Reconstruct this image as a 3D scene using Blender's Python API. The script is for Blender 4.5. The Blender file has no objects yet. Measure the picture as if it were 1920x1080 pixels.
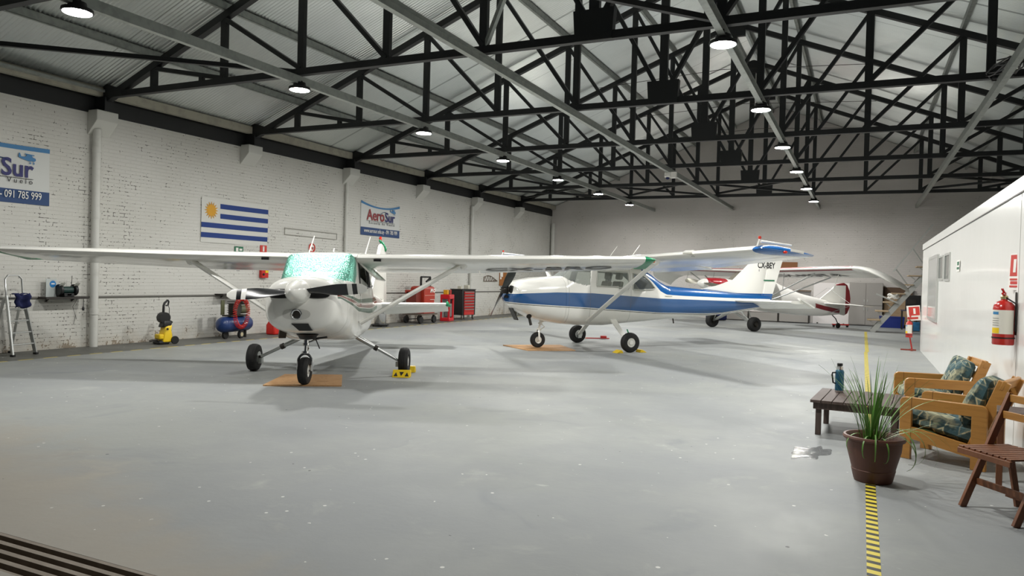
import bpy, math, random
from mathutils import Vector, Matrix, Euler
from math import sin, cos, pi, radians as R, sqrt, atan2
SC = bpy.context.scene
COL = SC.collection
rnd = random.Random(7)
# ------------------------------------------------------------------ camera
F_PX, YAW, PITCH, ROLL = 1393.08, 0.4405, -0.0149, 0.0262
fw = Vector((-sin(YAW)*cos(PITCH), cos(YAW)*cos(PITCH), sin(PITCH)))
rt = Vector((cos(YAW), sin(YAW), 0)); up = rt.cross(fw)
r2 = rt*cos(ROLL)+up*sin(ROLL); u2 = up*cos(ROLL)-rt*sin(ROLL)
cam_d = bpy.data.cameras.new('camera'); cam = bpy.data.objects.new('camera', cam_d); COL.objects.link(cam)
cam_d.sensor_width = 36; cam_d.lens = 36*F_PX/1920; cam_d.clip_start = .05; cam_d.clip_end = 300
cam.matrix_world = Matrix(((r2.x, u2.x, -fw.x, 0), (r2.y, u2.y, -fw.y, 0), (r2.z, u2.z, -fw.z, 1.6), (0, 0, 0, 1)))
SC.camera = cam
# ------------------------------------------------------------------ world (night outside the open door) and exposure
W = bpy.data.worlds.new('world'); SC.world = W; W.use_nodes = True
W.node_tree.nodes['Background'].inputs[0].default_value = (.05, .055, .06, 1)
W.node_tree.nodes['Background'].inputs[1].default_value = .35
vs = SC.view_settings
vs.view_transform = 'Standard'; vs.look = 'None'; vs.gamma = 1; vs.use_curve_mapping = False
vs.exposure = 0.78
LAMP = 420.0          # strength of the ceiling lamps' lenses
SC.cycles.max_bounces = 8; SC.cycles.diffuse_bounces = 5; SC.cycles.glossy_bounces = 4; SC.cycles.transmission_bounces = 6
SC.cycles.transparent_max_bounces = 8; SC.cycles.sample_clamp_indirect = 12; SC.cycles.caustics_reflective = False; SC.cycles.caustics_refractive = False

# ------------------------------------------------------------------ materials
def lin(h):
    h = h.lstrip('#'); o = []
    for i in (0, 2, 4):
        c = int(h[i:i+2], 16)/255; o.append(c/12.92 if c <= .04045 else ((c+.055)/1.055)**2.4)
    return (*o, 1)
class E:
    """arithmetic on shader sockets"""
    def __init__(s, nt, k): s.nt, s.k = nt, k
    def op(s, o, b=None, c=None):
        n = s.nt.nodes.new('ShaderNodeMath'); n.operation = o
        for i, v in enumerate((s, b, c)):
            if v is None: continue
            if isinstance(v, E): s.nt.links.new(v.k, n.inputs[i])
            else: n.inputs[i].default_value = v
        return E(s.nt, n.outputs[0])
    def __add__(s, b): return s.op('ADD', b)
    def __sub__(s, b): return s.op('SUBTRACT', b)
    def __mul__(s, b): return s.op('MULTIPLY', b)
    def __truediv__(s, b): return s.op('DIVIDE', b)
    def gt(s, b): return s.op('GREATER_THAN', b)
    def lt(s, b): return s.op('LESS_THAN', b)
    def mx(s, b): return s.op('MAXIMUM', b)
    def mn(s, b): return s.op('MINIMUM', b)
    def abs(s): return s.op('ABSOLUTE')
    def mod(s, b): return s.op('FLOORED_MODULO', b)
    def step(s, a, b):
        n = s.nt.nodes.new('ShaderNodeMapRange'); n.interpolation_type = 'SMOOTHSTEP'; n.inputs[1].default_value = a; n.inputs[2].default_value = b
        s.nt.links.new(s.k, n.inputs[0]); return E(s.nt, n.outputs[0])
    def curve(s, pts, lo=-7, hi=7, zs=3.):
        n = s.nt.nodes.new('ShaderNodeValToRGB'); cr = n.color_ramp; pts = sorted(pts)
        while len(cr.elements) < len(pts): cr.elements.new(.5)
        for e, (x, v) in zip(cr.elements, pts): e.position = (x-lo)/(hi-lo)
        for e, (x, v) in zip(cr.elements, pts): v /= zs; e.color = (v, v, v, 1)
        f = (s-lo)/(hi-lo); s.nt.links.new(f.k, n.inputs[0])
        return E(s.nt, n.outputs[0])*zs
class Mat:
    def __init__(s, name, col=(.8, .8, .8, 1), rough=.5, metal=0, coat=0, spec=.5):
        s.m = bpy.data.materials.new(name); s.m.use_nodes = True; s.nt = s.m.node_tree; s.b = s.nt.nodes['Principled BSDF']
        if isinstance(col, str): col = lin(col)
        s.base = col; s.b.inputs['Base Color'].default_value = col; s.b.inputs['Roughness'].default_value = rough
        s.b.inputs['Metallic'].default_value = metal; s.b.inputs['Coat Weight'].default_value = coat; s.b.inputs['Coat Roughness'].default_value = .08
        s.b.inputs['Specular IOR Level'].default_value = spec; s.c = None
    def node(s, t): return s.nt.nodes.new(t)
    def link(s, a, b): s.nt.links.new(a.k if isinstance(a, E) else a, b)
    def xyz(s, gen='Object'):
        t = s.node('ShaderNodeTexCoord'); sp = s.node('ShaderNodeSeparateXYZ'); s.link(t.outputs[gen], sp.inputs[0])
        return [E(s.nt, o) for o in sp.outputs]
    def vec(s, sx=1, sy=1, sz=1, gen='Object'):
        t = s.node('ShaderNodeTexCoord'); mp = s.node('ShaderNodeMapping'); s.link(t.outputs[gen], mp.inputs[0]); mp.inputs['Scale'].default_value = (sx, sy, sz); return mp.outputs[0]
    def noise(s, scale, detail=3, rough=.5, sx=1, sy=1, sz=1, dist=0):
        n = s.node('ShaderNodeTexNoise'); n.inputs['Scale'].default_value = scale; n.inputs['Detail'].default_value = detail; n.inputs['Roughness'].default_value = rough
        n.inputs['Distortion'].default_value = dist; s.link(s.vec(sx, sy, sz), n.inputs['Vector']); return E(s.nt, n.outputs['Fac'])
    def voro(s, scale, sx=1, sy=1, sz=1, out='Distance'):
        n = s.node('ShaderNodeTexVoronoi'); n.inputs['Scale'].default_value = scale; s.link(s.vec(sx, sy, sz), n.inputs['Vector']); return E(s.nt, n.outputs[out])
    def paint(s, mask, col):
        """lay colour col over what is there where mask is 1"""
        n = s.node('ShaderNodeMix'); n.data_type = 'RGBA'
        if s.c is None: n.inputs[6].default_value = s.base
        else: s.link(s.c, n.inputs[6])
        n.inputs[7].default_value = lin(col) if isinstance(col, str) else col
        s.link(mask, n.inputs[0]); s.c = n.outputs[2]; s.link(s.c, s.b.inputs['Base Color']); return s
    def rough(s, e): s.link(e, s.b.inputs['Roughness']); return s
    def metal(s, e): s.link(e, s.b.inputs['Metallic']); return s
    def bump(s, h, dist=.01, st=1.):
        n = s.node('ShaderNodeBump'); n.inputs['Distance'].default_value = dist; n.inputs['Strength'].default_value = st; s.link(h, n.inputs['Height'])
        s.link(n.outputs[0], s.b.inputs['Normal']); return s
def glass(name, col='#e8f2ee', alpha=.25, rough=.03):
    """thin pane: part see-through, part mirror"""
    m = Mat(name, col, rough); nt = m.nt; tr = nt.nodes.new('ShaderNodeBsdfTransparent'); tr.inputs[0].default_value = lin(col); mx = nt.nodes.new('ShaderNodeMixShader')
    fr = nt.nodes.new('ShaderNodeFresnel'); fr.inputs[0].default_value = 1.5
    a = E(nt, fr.outputs[0])*.9+alpha
    nt.links.new(a.k, mx.inputs[0]); nt.links.new(tr.outputs[0], mx.inputs[1]); nt.links.new(m.b.outputs[0], mx.inputs[2])
    nt.links.new(mx.outputs[0], nt.nodes['Material Output'].inputs[0]); return m
def M_(name, col, rough=.5, metal=0, coat=0, spec=.5): return Mat(name, col, rough, metal, coat, spec)

black_steel = M_('black_painted_steel', '#17191a', .5)
galv = M_('galvanised_steel', '#a3a8a3', .40, .5); galv.paint(galv.noise(9, 3).step(.4, .7)*.35, '#6f7571')
galv_pale = M_('pale_eave_steel', '#a8a596', .6, .1); galv_pale.paint(galv_pale.noise(4, 4).step(.45, .7)*.5, '#86837a')
white_pipe = M_('white_painted_pipe', '#c9c9c3', .45); white_pipe.paint(white_pipe.noise(6, 3).step(.5, .75)*.3, '#a8a79f')
rubber = M_('tyre_rubber', '#161616', .75); rubber.paint(rubber.noise(12, 3).step(.45, .8)*.35, '#34322f')
black_plastic = M_('black_plastic', '#121213', .42)
chrome = M_('chrome', '#c9c9c9', .16, 1)
alu = M_('aluminium', '#b9bbb9', .32, .9)
dark_metal = M_('dark_metal', '#3a3733', .45, .6)
white_gloss = M_('white_gloss_paint', '#e9e8e2', .22, 0, .4); white_gloss.paint(white_gloss.noise(2.5, 3).step(.5, .8)*.25, '#d6d4ca')
red_gloss = M_('red_gloss_paint', '#b3201b', .3, 0, .3)
red_plastic = M_('red_plastic', '#c1241a', .38)
yellow_plastic = M_('yellow_plastic', '#e8c41d', .4)
blue_paint = M_('blue_paint', '#1a3468', .34, 0, .3)
navy_cloth = M_('navy_cloth', '#1b2250', .9)
green_wrap = M_('green_foil', '#1d8a5c', .3, .35); green_wrap.bump(green_wrap.noise(30, 2), .01)
lens_clear = glass('clear_lens', '#f2f2ee', .3)
red_lens = M_('red_lens', '#c22a17', .15, 0, .5); amber_lens = M_('amber_lens', '#e07a3a', .15, 0, .5)
white_card = M_('white_card', '#e6e4de', .55); red_card = M_('red_card', '#c2352b', .5); green_card = M_('green_card', '#1c6a49', .5)
ink = M_('black_ink', '#1c1c1e', .5); navy_ink = M_('navy_ink', '#2a2b66', .6); maroon_ink = M_('maroon_ink', '#8c2f33', .6); teal_ink = M_('teal_ink', '#2f6f9a', .6)

# ------------------------------------------------------------------ mesh building
class MB:
    def __init__(s): s.v, s.f = [], []
    def add(s, vs_, fs): b = len(s.v); s.v += [tuple(v) for v in vs_]; s.f += [tuple(b+i for i in f) for f in fs]; return s
    def box(s, c, d, rot=None):
        x, y, z = d[0]/2, d[1]/2, d[2]/2
        vs_ = [Vector((sx*x, sy*y, sz*z)) for sx in (-1, 1) for sy in (-1, 1) for sz in (-1, 1)]
        if rot is not None: vs_ = [rot @ v for v in vs_]
        c = Vector(c); return s.add([v+c for v in vs_], [(0, 1, 3, 2), (4, 6, 7, 5), (0, 4, 5, 1), (2, 3, 7, 6), (0, 2, 6, 4), (1, 5, 7, 3)])
    def bb(s, a, b): return s.box([(p+q)/2 for p, q in zip(a, b)], [abs(q-p) for p, q in zip(a, b)])
    def bar(s, a, b, w, h, upv=(0, 0, 1)):
        a, b = Vector(a), Vector(b); d = (b-a); L = d.length; d.normalize(); u = Vector(upv)
        if abs(d.dot(u)) > .99: u = Vector((1, 0, 0))
        x = d.cross(u).normalized(); u = x.cross(d)
        m = Matrix((x, d, u)).transposed(); return s.box((a+b)/2, (w, L, h), m)
    def loft(s, rings, cap0=True, cap1=True, closed=True):
        n = len(rings[0]); b = len(s.v)
        for r in rings: s.v += [tuple(p) for p in r]
        for i in range(len(rings)-1):
            for j in range(n if closed else n-1):
                k = (j+1) % n; s.f.append((b+i*n+j, b+i*n+k, b+(i+1)*n+k, b+(i+1)*n+j))
        if cap0: s.f.append(tuple(b+j for j in reversed(range(n))))
        if cap1: s.f.append(tuple(b+(len(rings)-1)*n+j for j in range(n)))
        return s
    def tube(s, pts, r, n=8, closed=False, cap=True):
        pts = [Vector(p) for p in pts]; N = len(pts); rs = r if isinstance(r, (list, tuple)) else [r]*N; rings = []; u = None
        for i, p in enumerate(pts):
            a = pts[(i-1) % N] if closed or i else p; c = pts[(i+1) % N] if closed or i < N-1 else p
            d = (c-a).normalized()
            if u is None: u = d.cross(Vector((0, 0, 1)) if abs(d.z) < .9 else Vector((1, 0, 0))).normalized()
            else: u = (u-d*u.dot(d)).normalized()
            w = d.cross(u); rings.append([p+(u*cos(2*pi*k/n)+w*sin(2*pi*k/n))*rs[i] for k in range(n)])
        if closed: rings.append(rings[0]); return s.loft(rings, False, False)
        return s.loft(rings, cap, cap)
    def cyl(s, a, b, r0, r1=None, n=20): return s.tube([a, b], [r0, r0 if r1 is None else r1], n)
    def lathe(s, prof, c=(0, 0, 0), ax=(0, 0, 1), n=28, caps=True):
        c = Vector(c); ax = Vector(ax).normalized(); u = ax.cross(Vector((0, 0, 1)) if abs(ax.z) < .9 else Vector((1, 0, 0))).normalized(); w = ax.cross(u)
        rings = [[c+ax*z+(u*cos(2*pi*k/n)+w*sin(2*pi*k/n))*max(r, 1e-4) for k in range(n)] for r, z in prof]
        return s.loft(rings, caps, caps)
    def sphere(s, c, r, n=16, sc=(1, 1, 1)):
        rings = []
        for i in range(n//2+1):
            t = pi*i/(n//2); rr = max(sin(t), 1e-4)
            rings.append([(c[0]+r*sc[0]*rr*cos(2*pi*k/n), c[1]+r*sc[1]*rr*sin(2*pi*k/n), c[2]-r*sc[2]*cos(t)) for k in range(n)])
        return s.loft(rings)
    def prism(s, poly, fn0, fn1):
        """poly of 2D points, closed between two mappings to 3D"""
        n = len(poly); return s.add([fn0(*p) for p in poly]+[fn1(*p) for p in poly], [tuple(reversed(range(n))), tuple(range(n, 2*n))]+[(i, (i+1) % n, n+(i+1) % n, n+i) for i in range(n)])
    def sheet(s, fn, nu, nv):
        b = len(s.v); s.v += [tuple(fn(i/nu, j/nv)) for i in range(nu+1) for j in range(nv+1)]
        s.f += [(b+i*(nv+1)+j, b+(i+1)*(nv+1)+j, b+(i+1)*(nv+1)+j+1, b+i*(nv+1)+j+1) for i in range(nu) for j in range(nv)]; return s
    def xf(s, m): s.v = [tuple(m @ Vector(v)) for v in s.v]; return s
    def build(s, name, mat, parent=None, smooth=35, bevel=0, seg=2, fix=True):
        me = bpy.data.meshes.new(name); me.from_pydata(s.v, [], s.f)
        mats = mat if isinstance(mat, (list, tuple)) else [mat]
        for m in mats: me.materials.append(m.m if isinstance(m, Mat) else m)
        if fix:
            import bmesh; bm = bmesh.new(); bm.from_mesh(me); bmesh.ops.recalc_face_normals(bm, faces=bm.faces); bm.to_mesh(me); bm.free()
        if smooth: me.shade_smooth(); me.set_sharp_from_angle(angle=R(smooth))
        o = bpy.data.objects.new(name, me); COL.objects.link(o)
        if parent: o.parent = parent
        if bevel:
            b = o.modifiers.new('bevel', 'BEVEL'); b.width = bevel; b.segments = seg; b.limit_method = 'ANGLE'; b.angle_limit = R(40)
        return o
def tag(o, label, cat, group=None, kind=None):
    if label: o['label'] = label
    if cat: o['category'] = cat
    if group: o['group'] = group
    if kind: o['kind'] = kind
    return o
def thing(name, label, cat, loc=(0, 0, 0), rz=0, group=None):
    o = bpy.data.objects.new(name, None); COL.objects.link(o); o.location = loc; o.rotation_euler = (0, 0, rz); o.empty_display_size = .1
    return tag(o, label, cat, group)
def struct(name, mb, mat, parent=None, **k):
    o = mb.build(name, mat, parent, **k); o['kind'] = 'structure'; return o
def dup(root, loc=None, rz=None, label=None, group=None):
    r = root.copy(); COL.objects.link(r)
    if loc is not None: r.location = loc
    if rz is not None: r.rotation_euler = (0, 0, rz)
    if label: r['label'] = label
    if group: r['group'] = group
    for ch in list(root.children):
        c = ch.copy(); COL.objects.link(c); c.parent = r
        for g in list(ch.children): d = g.copy(); COL.objects.link(d); d.parent = c
    return r
_txt = {}
def text_mb(s, size, ext=.0015, bold=0, sx=1., shear=0):
    """flat lettering as a mesh in the XY plane, centred on its left baseline"""
    cu = bpy.data.curves.new('t', 'FONT'); cu.body = s; cu.size = size; cu.extrude = ext; cu.offset = bold; cu.resolution_u = 3; cu.shear = shear
    ob = bpy.data.objects.new('t', cu); COL.objects.link(ob); dg = bpy.context.evaluated_depsgraph_get()
    me = bpy.data.meshes.new_from_object(ob.evaluated_get(dg)); mb = MB()
    mb.add([(v.co.x*sx, v.co.y, v.co.z) for v in me.vertices], [tuple(p.vertices) for p in me.polygons])
    bpy.data.objects.remove(ob); bpy.data.meshes.remove(me); bpy.data.curves.remove(cu); return mb
def basis(o, x, y):
    x, y, o = Vector(x).normalized(), Vector(y).normalized(), Vector(o); z = x.cross(y)
    return Matrix(((x.x, y.x, z.x, o.x), (x.y, y.y, z.y, o.y), (x.z, y.z, z.z, o.z), (0, 0, 0, 1)))
def lerp(tab, f):
    """piecewise smooth table: rows (f, a, b, ...), sorted by f"""
    if f <= tab[0][0]: return tab[0][1:]
    for p, q in zip(tab, tab[1:]):
        if f <= q[0]:
            t = (f-p[0])/(q[0]-p[0]); return tuple(a+(b-a)*t for a, b in zip(p[1:], q[1:]))
    return tab[-1][1:]

# ================================================================== THE HALL
XL, XR, XC, YF, YB = -13.87, 6.9, -3.49, 2.0, 33.77
ZC = 4.93                                      # underside of the trusses' bottom chords is just below this
def roofz(x): return 9.22-.4*abs(x-XC)
TY = [5.92+3.962*k for k in range(7)]

floor_m = M_('painted_concrete_floor', '#8d9091', .52, spec=.15)
n1 = floor_m.noise(.35, 5, .6); n2 = floor_m.noise(1.6, 5, .65, dist=.4); n3 = floor_m.noise(14, 4)
floor_m.paint(n1.step(.35, .7)*.55, '#a3a59f'); floor_m.paint(n2.step(.56, .78)*.45, '#b3b4ae')
floor_m.paint(floor_m.noise(.8, 4, .6, dist=1).step(.58, .75)*.4, '#747a80')
fx, fy, fz = floor_m.xyz()
worn = (n2*.6+n1*.5-(fy-3.2)*.35-(fx+3.0)*.10).step(.42, .80)           # bare, sandy concrete by the door track
floor_m.paint(worn*.7, '#a0988a')
strip = fx.lt(-12.62)*fy.gt(2.6)                                         # unpainted strip along the left wall
floor_m.paint(strip*.85, '#5d5c56')
spk = floor_m.voro(5.5).lt(.075)*n3.gt(.52); floor_m.paint(spk*.8, '#d9d9d4')
spk2 = floor_m.voro(3.1, 1.2, 1, 1).lt(.05)*n3.lt(.47); floor_m.paint(spk2*.8, '#4b4d4e')
floor_m.paint(floor_m.noise(2.2, 6, .7, sx=.45, sy=1.6, dist=1.5).step(.66, .7)*n1.step(.42, .6)*.55, '#cfcfc8')
floor_m.rough((n2*.25+.44)-(n1.step(.4, .7)*.08)); floor_m.bump(n3*.4+n2, .004)
mb = MB(); mb.bb((XL-.3, 2.70, -.2), (XR+.3, YB+.3, 0)); mb.bb((XL-2, -4, -.2), (XR+2, 2.36, 0))
struct('floor', mb, floor_m, smooth=0)

def brick_mat(name, axis, gap, base='#c3c2bb'):
    m = M_(name, base, .62); x, y, z = m.xyz(); h = x if axis == 'x' else y
    cb = m.node('ShaderNodeCombineXYZ'); m.link(h, cb.inputs[0]); m.link(z, cb.inputs[1])
    br = m.node('ShaderNodeTexBrick'); m.link(cb.outputs[0], br.inputs['Vector']); br.inputs['Scale'].default_value = 1
    br.inputs['Brick Width'].default_value = .25; br.inputs['Row Height'].default_value = .075; br.inputs['Mortar Size'].default_value = .007; br.inputs['Mortar Smooth'].default_value = .15
    mort = E(m.nt, br.outputs['Fac']); a = m.noise(3.2, 4, .6); b = m.noise(.45, 3); c = m.noise(22, 2); fine = m.noise(60, 3)
    m.paint(b.step(.35, .7)*.35, '#b4b2a8'); m.paint(a.step(.5, .75)*.2, '#d2d1cb')
    hole = mort.gt(.5)*((a*.62+b*.28+c*.72-z*.010).gt(gap)); m.paint(hole*.85, '#3f3a34')
    if axis == 'y':
        peel = (a*.7+c*.35-(z*.42)).gt(.565); m.paint(peel*.9, '#6d5d4c'); m.paint((a+(z*-1.2)).step(.1, .5)*.35, '#b7ab97')
    m.bump(mort*-.35+fine*.2+a*.6, .012); return m
brick_l = brick_mat('white_brick_side', 'y', .885, '#cdccc6'); brick_b = brick_mat('white_brick_end', 'x', .935, '#d4cfcb')
WT = 4.62                                       # top of the side walls
mb = MB(); mb.bb((XL-.3, YF, -.2), (XL, YB+.3, WT)); wl = struct('wall_left', mb, brick_l, smooth=0)
corb = M_('white_corbel', '#c6c6c0', .6)
NTRIM = [4]
def corbel(y, X, sgn, parent):
    NTRIM[0] += 1; m = MB(); m.prism([(0, 4.18), (.03, 4.20), (.29, 4.46), (.29, 4.66), (0, 4.66)], lambda a, z: (X+sgn*a, y-.23, z), lambda a, z: (X+sgn*a, y+.23, z)); struct('trim_%d' % NTRIM[0], m, corb, smooth=0, bevel=.012)
for y in TY: corbel(y, XL, 1, wl)
mb = MB(); mb.bb((XR, YF, -.2), (XR+.3, YB+.3, WT)); wr = struct('wall_right', mb, brick_l, smooth=0)
for y in TY: corbel(y, XR, -1, wr)
mb = MB(); mb.prism([(XL-.3, -.2), (XR+.3, -.2), (XR+.3, roofz(XR+.3)-.03), (XC, roofz(XC)-.03), (XL-.3, roofz(XL-.3)-.03)], lambda x, z: (x, YB, z), lambda x, z: (x, YB+.3, z)); struct('wall_back', mb, brick_b, smooth=0)
# corrugated roof sheets: real corrugation running down the slopes
sheet_m = M_('corrugated_zinc', '#e2e6e4', .28, .7)
sx_, sy_, sz_ = sheet_m.xyz(); sheet_m.paint(((sy_*.4+((sx_*.0)+.3)).mod(1.)).lt(.012)*.6, '#565a58')
sheet_m.paint(sheet_m.noise(1.2, 4, .6, sx=.4).step(.45, .75)*.3, '#bfc4c2'); sheet_m.paint(((sx_-XC).abs()).step(5.2, 8.0)*.35, '#a5acaa')  # the last coat greys the sheets toward both eaves, shade put into the colour
mb = MB(); PITCH_C = .080; ncol = int((YB+.2-YF+.4)/PITCH_C)*6
for sgn, X1 in ((-1, XL-.45), (1, XR+.45)):
    def fn(u, v, sgn=sgn, X1=X1):
        y = YF-.4+u*(YB+.6-YF); x = XC+(X1-XC)*v; return (x, y, roofz(x)+.013*sin(2*pi*y/PITCH_C))
    mb.sheet(fn, ncol, 2)
struct('ceiling', mb, sheet_m, smooth=60, fix=False)
# black fascia between wall top and roof, both sides
for nm, X, s in (('trim_1', XL, 1), ('trim_2', XR, -1)):
    mb = MB(); mb.bb((X-s*.3, YF, WT), (X+s*.03, YB, WT+.30)); mb.bb((X-s*.1, YF, WT+.3), (X-s*.04, YB, WT+.6)); struct(nm, mb, black_steel, smooth=0)

# roof purlins
def chan(y0, y1, x, z, w, h, t=.006, flip=1):
    m = MB(); m.bb((x-w/2, y0, z-h/2), (x-w/2+t, y1, z+h/2)) if flip > 0 else m.bb((x+w/2-t, y0, z-h/2), (x+w/2, y1, z+h/2))
    m.bb((x-w/2, y0, z+h/2-t), (x+w/2, y1, z+h/2)); m.bb((x-w/2, y0, z-h/2), (x+w/2, y1, z-h/2+t)); return m
ORD = ['beside the ridge', 'second below the ridge', 'third below the ridge', 'fourth below the ridge', 'fifth below the ridge', 'sixth below the ridge', 'along the eave']
for sgn, side in ((-1, 'left'), (1, 'right')):
    for i, dx in enumerate((.22, 1.74, 3.48, 5.22, 7.0, 8.75, 10.22)):
        x = XC+sgn*dx; eave = i == 6
        mm = chan(YF, YB-.02, x, roofz(x)-.1, .07 if not eave else .12, .15 if not eave else .18, .008, sgn)
        o = mm.build('roof_purlin', galv_pale if eave else galv, None, smooth=0)
        tag(o, f'{"pale" if eave else "grey galvanised"} purlin of the {side} roof slope, {ORD[i]}', 'roof beam', 'purlins under the corrugated roof')

# roof trusses
def truss_parts(root):
    PN = [0, 1.74, 3.48, 5.22, 7.0, 8.80]; HW = 10.37
    def topz(dx): return 8.93-.4*dx
    zb = .0
    m = MB()
    for yo in (-.05, .05): m.bar((XC-HW, yo, ZC+.045), (XC+HW, yo, ZC+.045), .012, .11)
    m.bb((XC-HW, -.055, ZC-.012), (XC+HW, .055, ZC)); m.build('bottom_chord', black_steel, root, smooth=0)
    for s in (-1, 1):
        m = MB(); m.bar((XC+s*(HW+.02), 0, topz(HW)+.0), (XC, 0, topz(0)), .12, .13); m.build('top_chord', black_steel, root, smooth=0)
        for i in range(1, 6):
            x = XC+s*PN[i]; m = MB(); m.box((x, 0, (ZC+topz(PN[i]))/2), (.125 if i < 5 else .13, .08, topz(PN[i])-ZC)); m.build('vertical_post', black_steel, root, smooth=0)
            m = MB(); m.bar((XC+s*PN[i], 0, topz(PN[i])-.03), (XC+s*PN[i-1], 0, ZC+.1), .075, .105, (0, 1, 0)); m.build('diagonal_brace', black_steel, root, smooth=0)
        m = MB(); dx = 7.55; zz = ZC+.1+(topz(8.8)-.03-ZC-.1)*(dx-7.0)/1.8; m.box((XC+s*dx, 0, (ZC+zz)/2), (.09, .07, zz-ZC)); m.build('short_stub', black_steel, root, smooth=0)
        m = MB(); m.prism([(0, 0), (.75, 0), (.75, .12), (.12, .30), (0, .30)], lambda a, z: (XC+s*(HW-a), -.06, ZC+z), lambda a, z: (XC+s*(HW-a), .06, ZC+z)); m.build('heel_plate', black_steel, root, smooth=0)
        m = MB(); m.box((XC+s*(HW-.17), 0, (ZC+4.66)/2), (.3, .2, ZC-4.66)); m.build('bearing_plate', black_steel, root, smooth=0)
    m = MB(); m.box((XC, 0, (ZC+8.9)/2), (.15, .09, 8.9-ZC)); m.build('king_post', black_steel, root, smooth=0)
    m = MB(); m.prism([(-.27, -.01), (.27, -.01), (.30, .42), (-.30, .42)], lambda a, z: (XC+a, -.065, ZC+z), lambda a, z: (XC+a, .065, ZC+z)); m.build('gusset_plate', black_steel, root, smooth=0)
    m = MB(); m.prism([(-.3, -.38), (.3, -.38), (.3, -.12), (0, .04), (-.3, -.12)], lambda a, z: (XC+a, -.065, 8.95+z), lambda a, z: (XC+a, .065, 8.95+z)); m.build('ridge_plate', black_steel, root, smooth=0)
TL = ['black steel roof truss closest to the hangar entrance, partly above the picture', 'black steel roof truss second from the entrance, wide dark plate at its centre', 'black steel roof truss third from the entrance', 'black steel roof truss in the middle of the row of seven', 'black steel roof truss third from the back wall', 'black steel roof truss second from the back wall', 'black steel roof truss closest to the back wall']
t0 = thing('roof_truss', TL[0], 'roof truss', (0, TY[0], 0), 0, 'black trusses across the hall'); truss_parts(t0)
for k in range(1, 7): dup(t0, (0, TY[k], 0), None, TL[k])

# long beams hung under the trusses
BZ = ZC-.085
for x, lab in ((-8.77, 'grey steel beam running the length of the hall, carrying the left row of lamps'), (-5.24, 'grey steel beam without lamps, between the two rows of lamps'), (-1.73, 'grey steel beam running the length of the hall, carrying the right row of lamps'), (1.86, 'grey steel beam high over the white office container')):
    o = chan(YF, YB-.01, x, BZ, .09, .14, .006, -1 if x < -6 else 1).build('longitudinal_beam', galv, None, smooth=0); tag(o, lab, 'roof beam', 'long beams under the trusses')
# black flat-bar wind bracing in the bottom-chord plane, and one grey strut
def brace(a, b, lab, mat=black_steel, w=.07, h=.07):
    o = MB().bar(a, b, w, h).build('wind_brace', mat, None, smooth=0); tag(o, lab, 'brace', 'wind braces in the truss plane')
zz = ZC+.06
brace((-13.4, TY[0], zz), (-8.8, TY[1], zz), 'black wind brace at upper left, from the entrance truss to the left lamp beam')
brace((-5.24, TY[0], zz), (-1.75, TY[1], zz), 'black wind brace at top centre, ending by the second lamp of the right row')
for (xa, xb, lab) in ((-13.6, -8.8, 'near the left wall'), (-8.8, -5.24, 'between the left lamp beam and the plain beam'), (-5.24, -1.73, 'between the plain beam and the right lamp beam'), (1.86, 6.6, 'above the far end of the office container')):
    brace((xa, TY[5], zz), (xb, TY[6], zz), f'black brace at the back {lab}, running rightward')
    brace((xb, TY[5], zz+.075), (xa, TY[6], zz+.075), f'black brace at the back {lab}, running leftward')
brace((-5.2, TY[1], ZC+.1), (-3.62, TY[1]-1.15, roofz(-3.62)-2.2), 'grey steel strut leaning from the plain beam up to the right', galv, .05, .1)
brace((-13.66, TY[1]-.02, ZC+.12), (-13.5, TY[0]+1.0, 5.02), 'grey steel strut at the eave above the first corbel', galv, .12, .05)
# thin sag rods across the roof
for y in (TY[2]+1.9, TY[3]+1.9, TY[4]+1.9, TY[5]+1.9):
    o = MB().tube([(-6.9, y, 6.9), (XC, y, 7.1), (.2, y, 6.9)], .008, 5).build('sag_rod', dark_metal, None)
    tag(o, 'thin dark tie rod between the roof slopes, ' + {0: 'behind the third truss', 1: 'behind the middle truss', 2: 'behind the third truss from the back wall', 3: 'in the bay before the last truss'}[(TY[2]+1.9, TY[3]+1.9, TY[4]+1.9, TY[5]+1.9).index(y)], 'rod', 'tie rods under the roof')

# ceiling lamps
lens_m = Mat('lamp_lens', (1, 1, 1, 1)); lens_m.b.inputs['Emission Color'].default_value = (1, .99, .95, 1); lens_m.b.inputs['Emission Strength'].default_value = LAMP
def make_lamp(label):
    t = thing('ceiling_lamp', label, 'lamp', (0, 0, 4.70), 0, 'round lamps under the long beams')
    MB().lathe([(.178, -.015), (.182, .0), (.178, .03), (.11, .05), (.10, .11), (.04, .125)], n=32).build('housing', black_plastic, t)
    m = MB(); m.lathe([(.160, -.017), (.1, -.02), (.001, -.021)], n=32, caps=False); m.build('lens', lens_m, t, fix=True)
    m = MB(); m.bar((0, 0, .12), (0, 0, .19), .03, .02); m.bar((-.05, 0, .13), (.05, 0, .13), .03, .02); m.build('bracket', dark_metal, t, smooth=0); return t
OL = ['nearest the entrance, at the top left corner', 'second from the entrance', 'third from the entrance', 'middle one of the row', 'third from the back wall', 'second from the back wall', 'nearest the back wall']
OR = ['nearest the entrance, above the picture', 'second from the entrance, the largest visible'] + OL[2:]
lamp0 = None
for row, x, names in (('left', -8.77, OL), ('right', -1.73, OR)):
    for k in range(7):
        lab = f'round ceiling lamp of the {row} row, {names[k]}'
        if lamp0 is None: lamp0 = make_lamp(lab); o = lamp0
        else: o = dup(lamp0, None, None, lab)
        o.location = (x, TY[k]+.03, 4.70)
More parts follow.
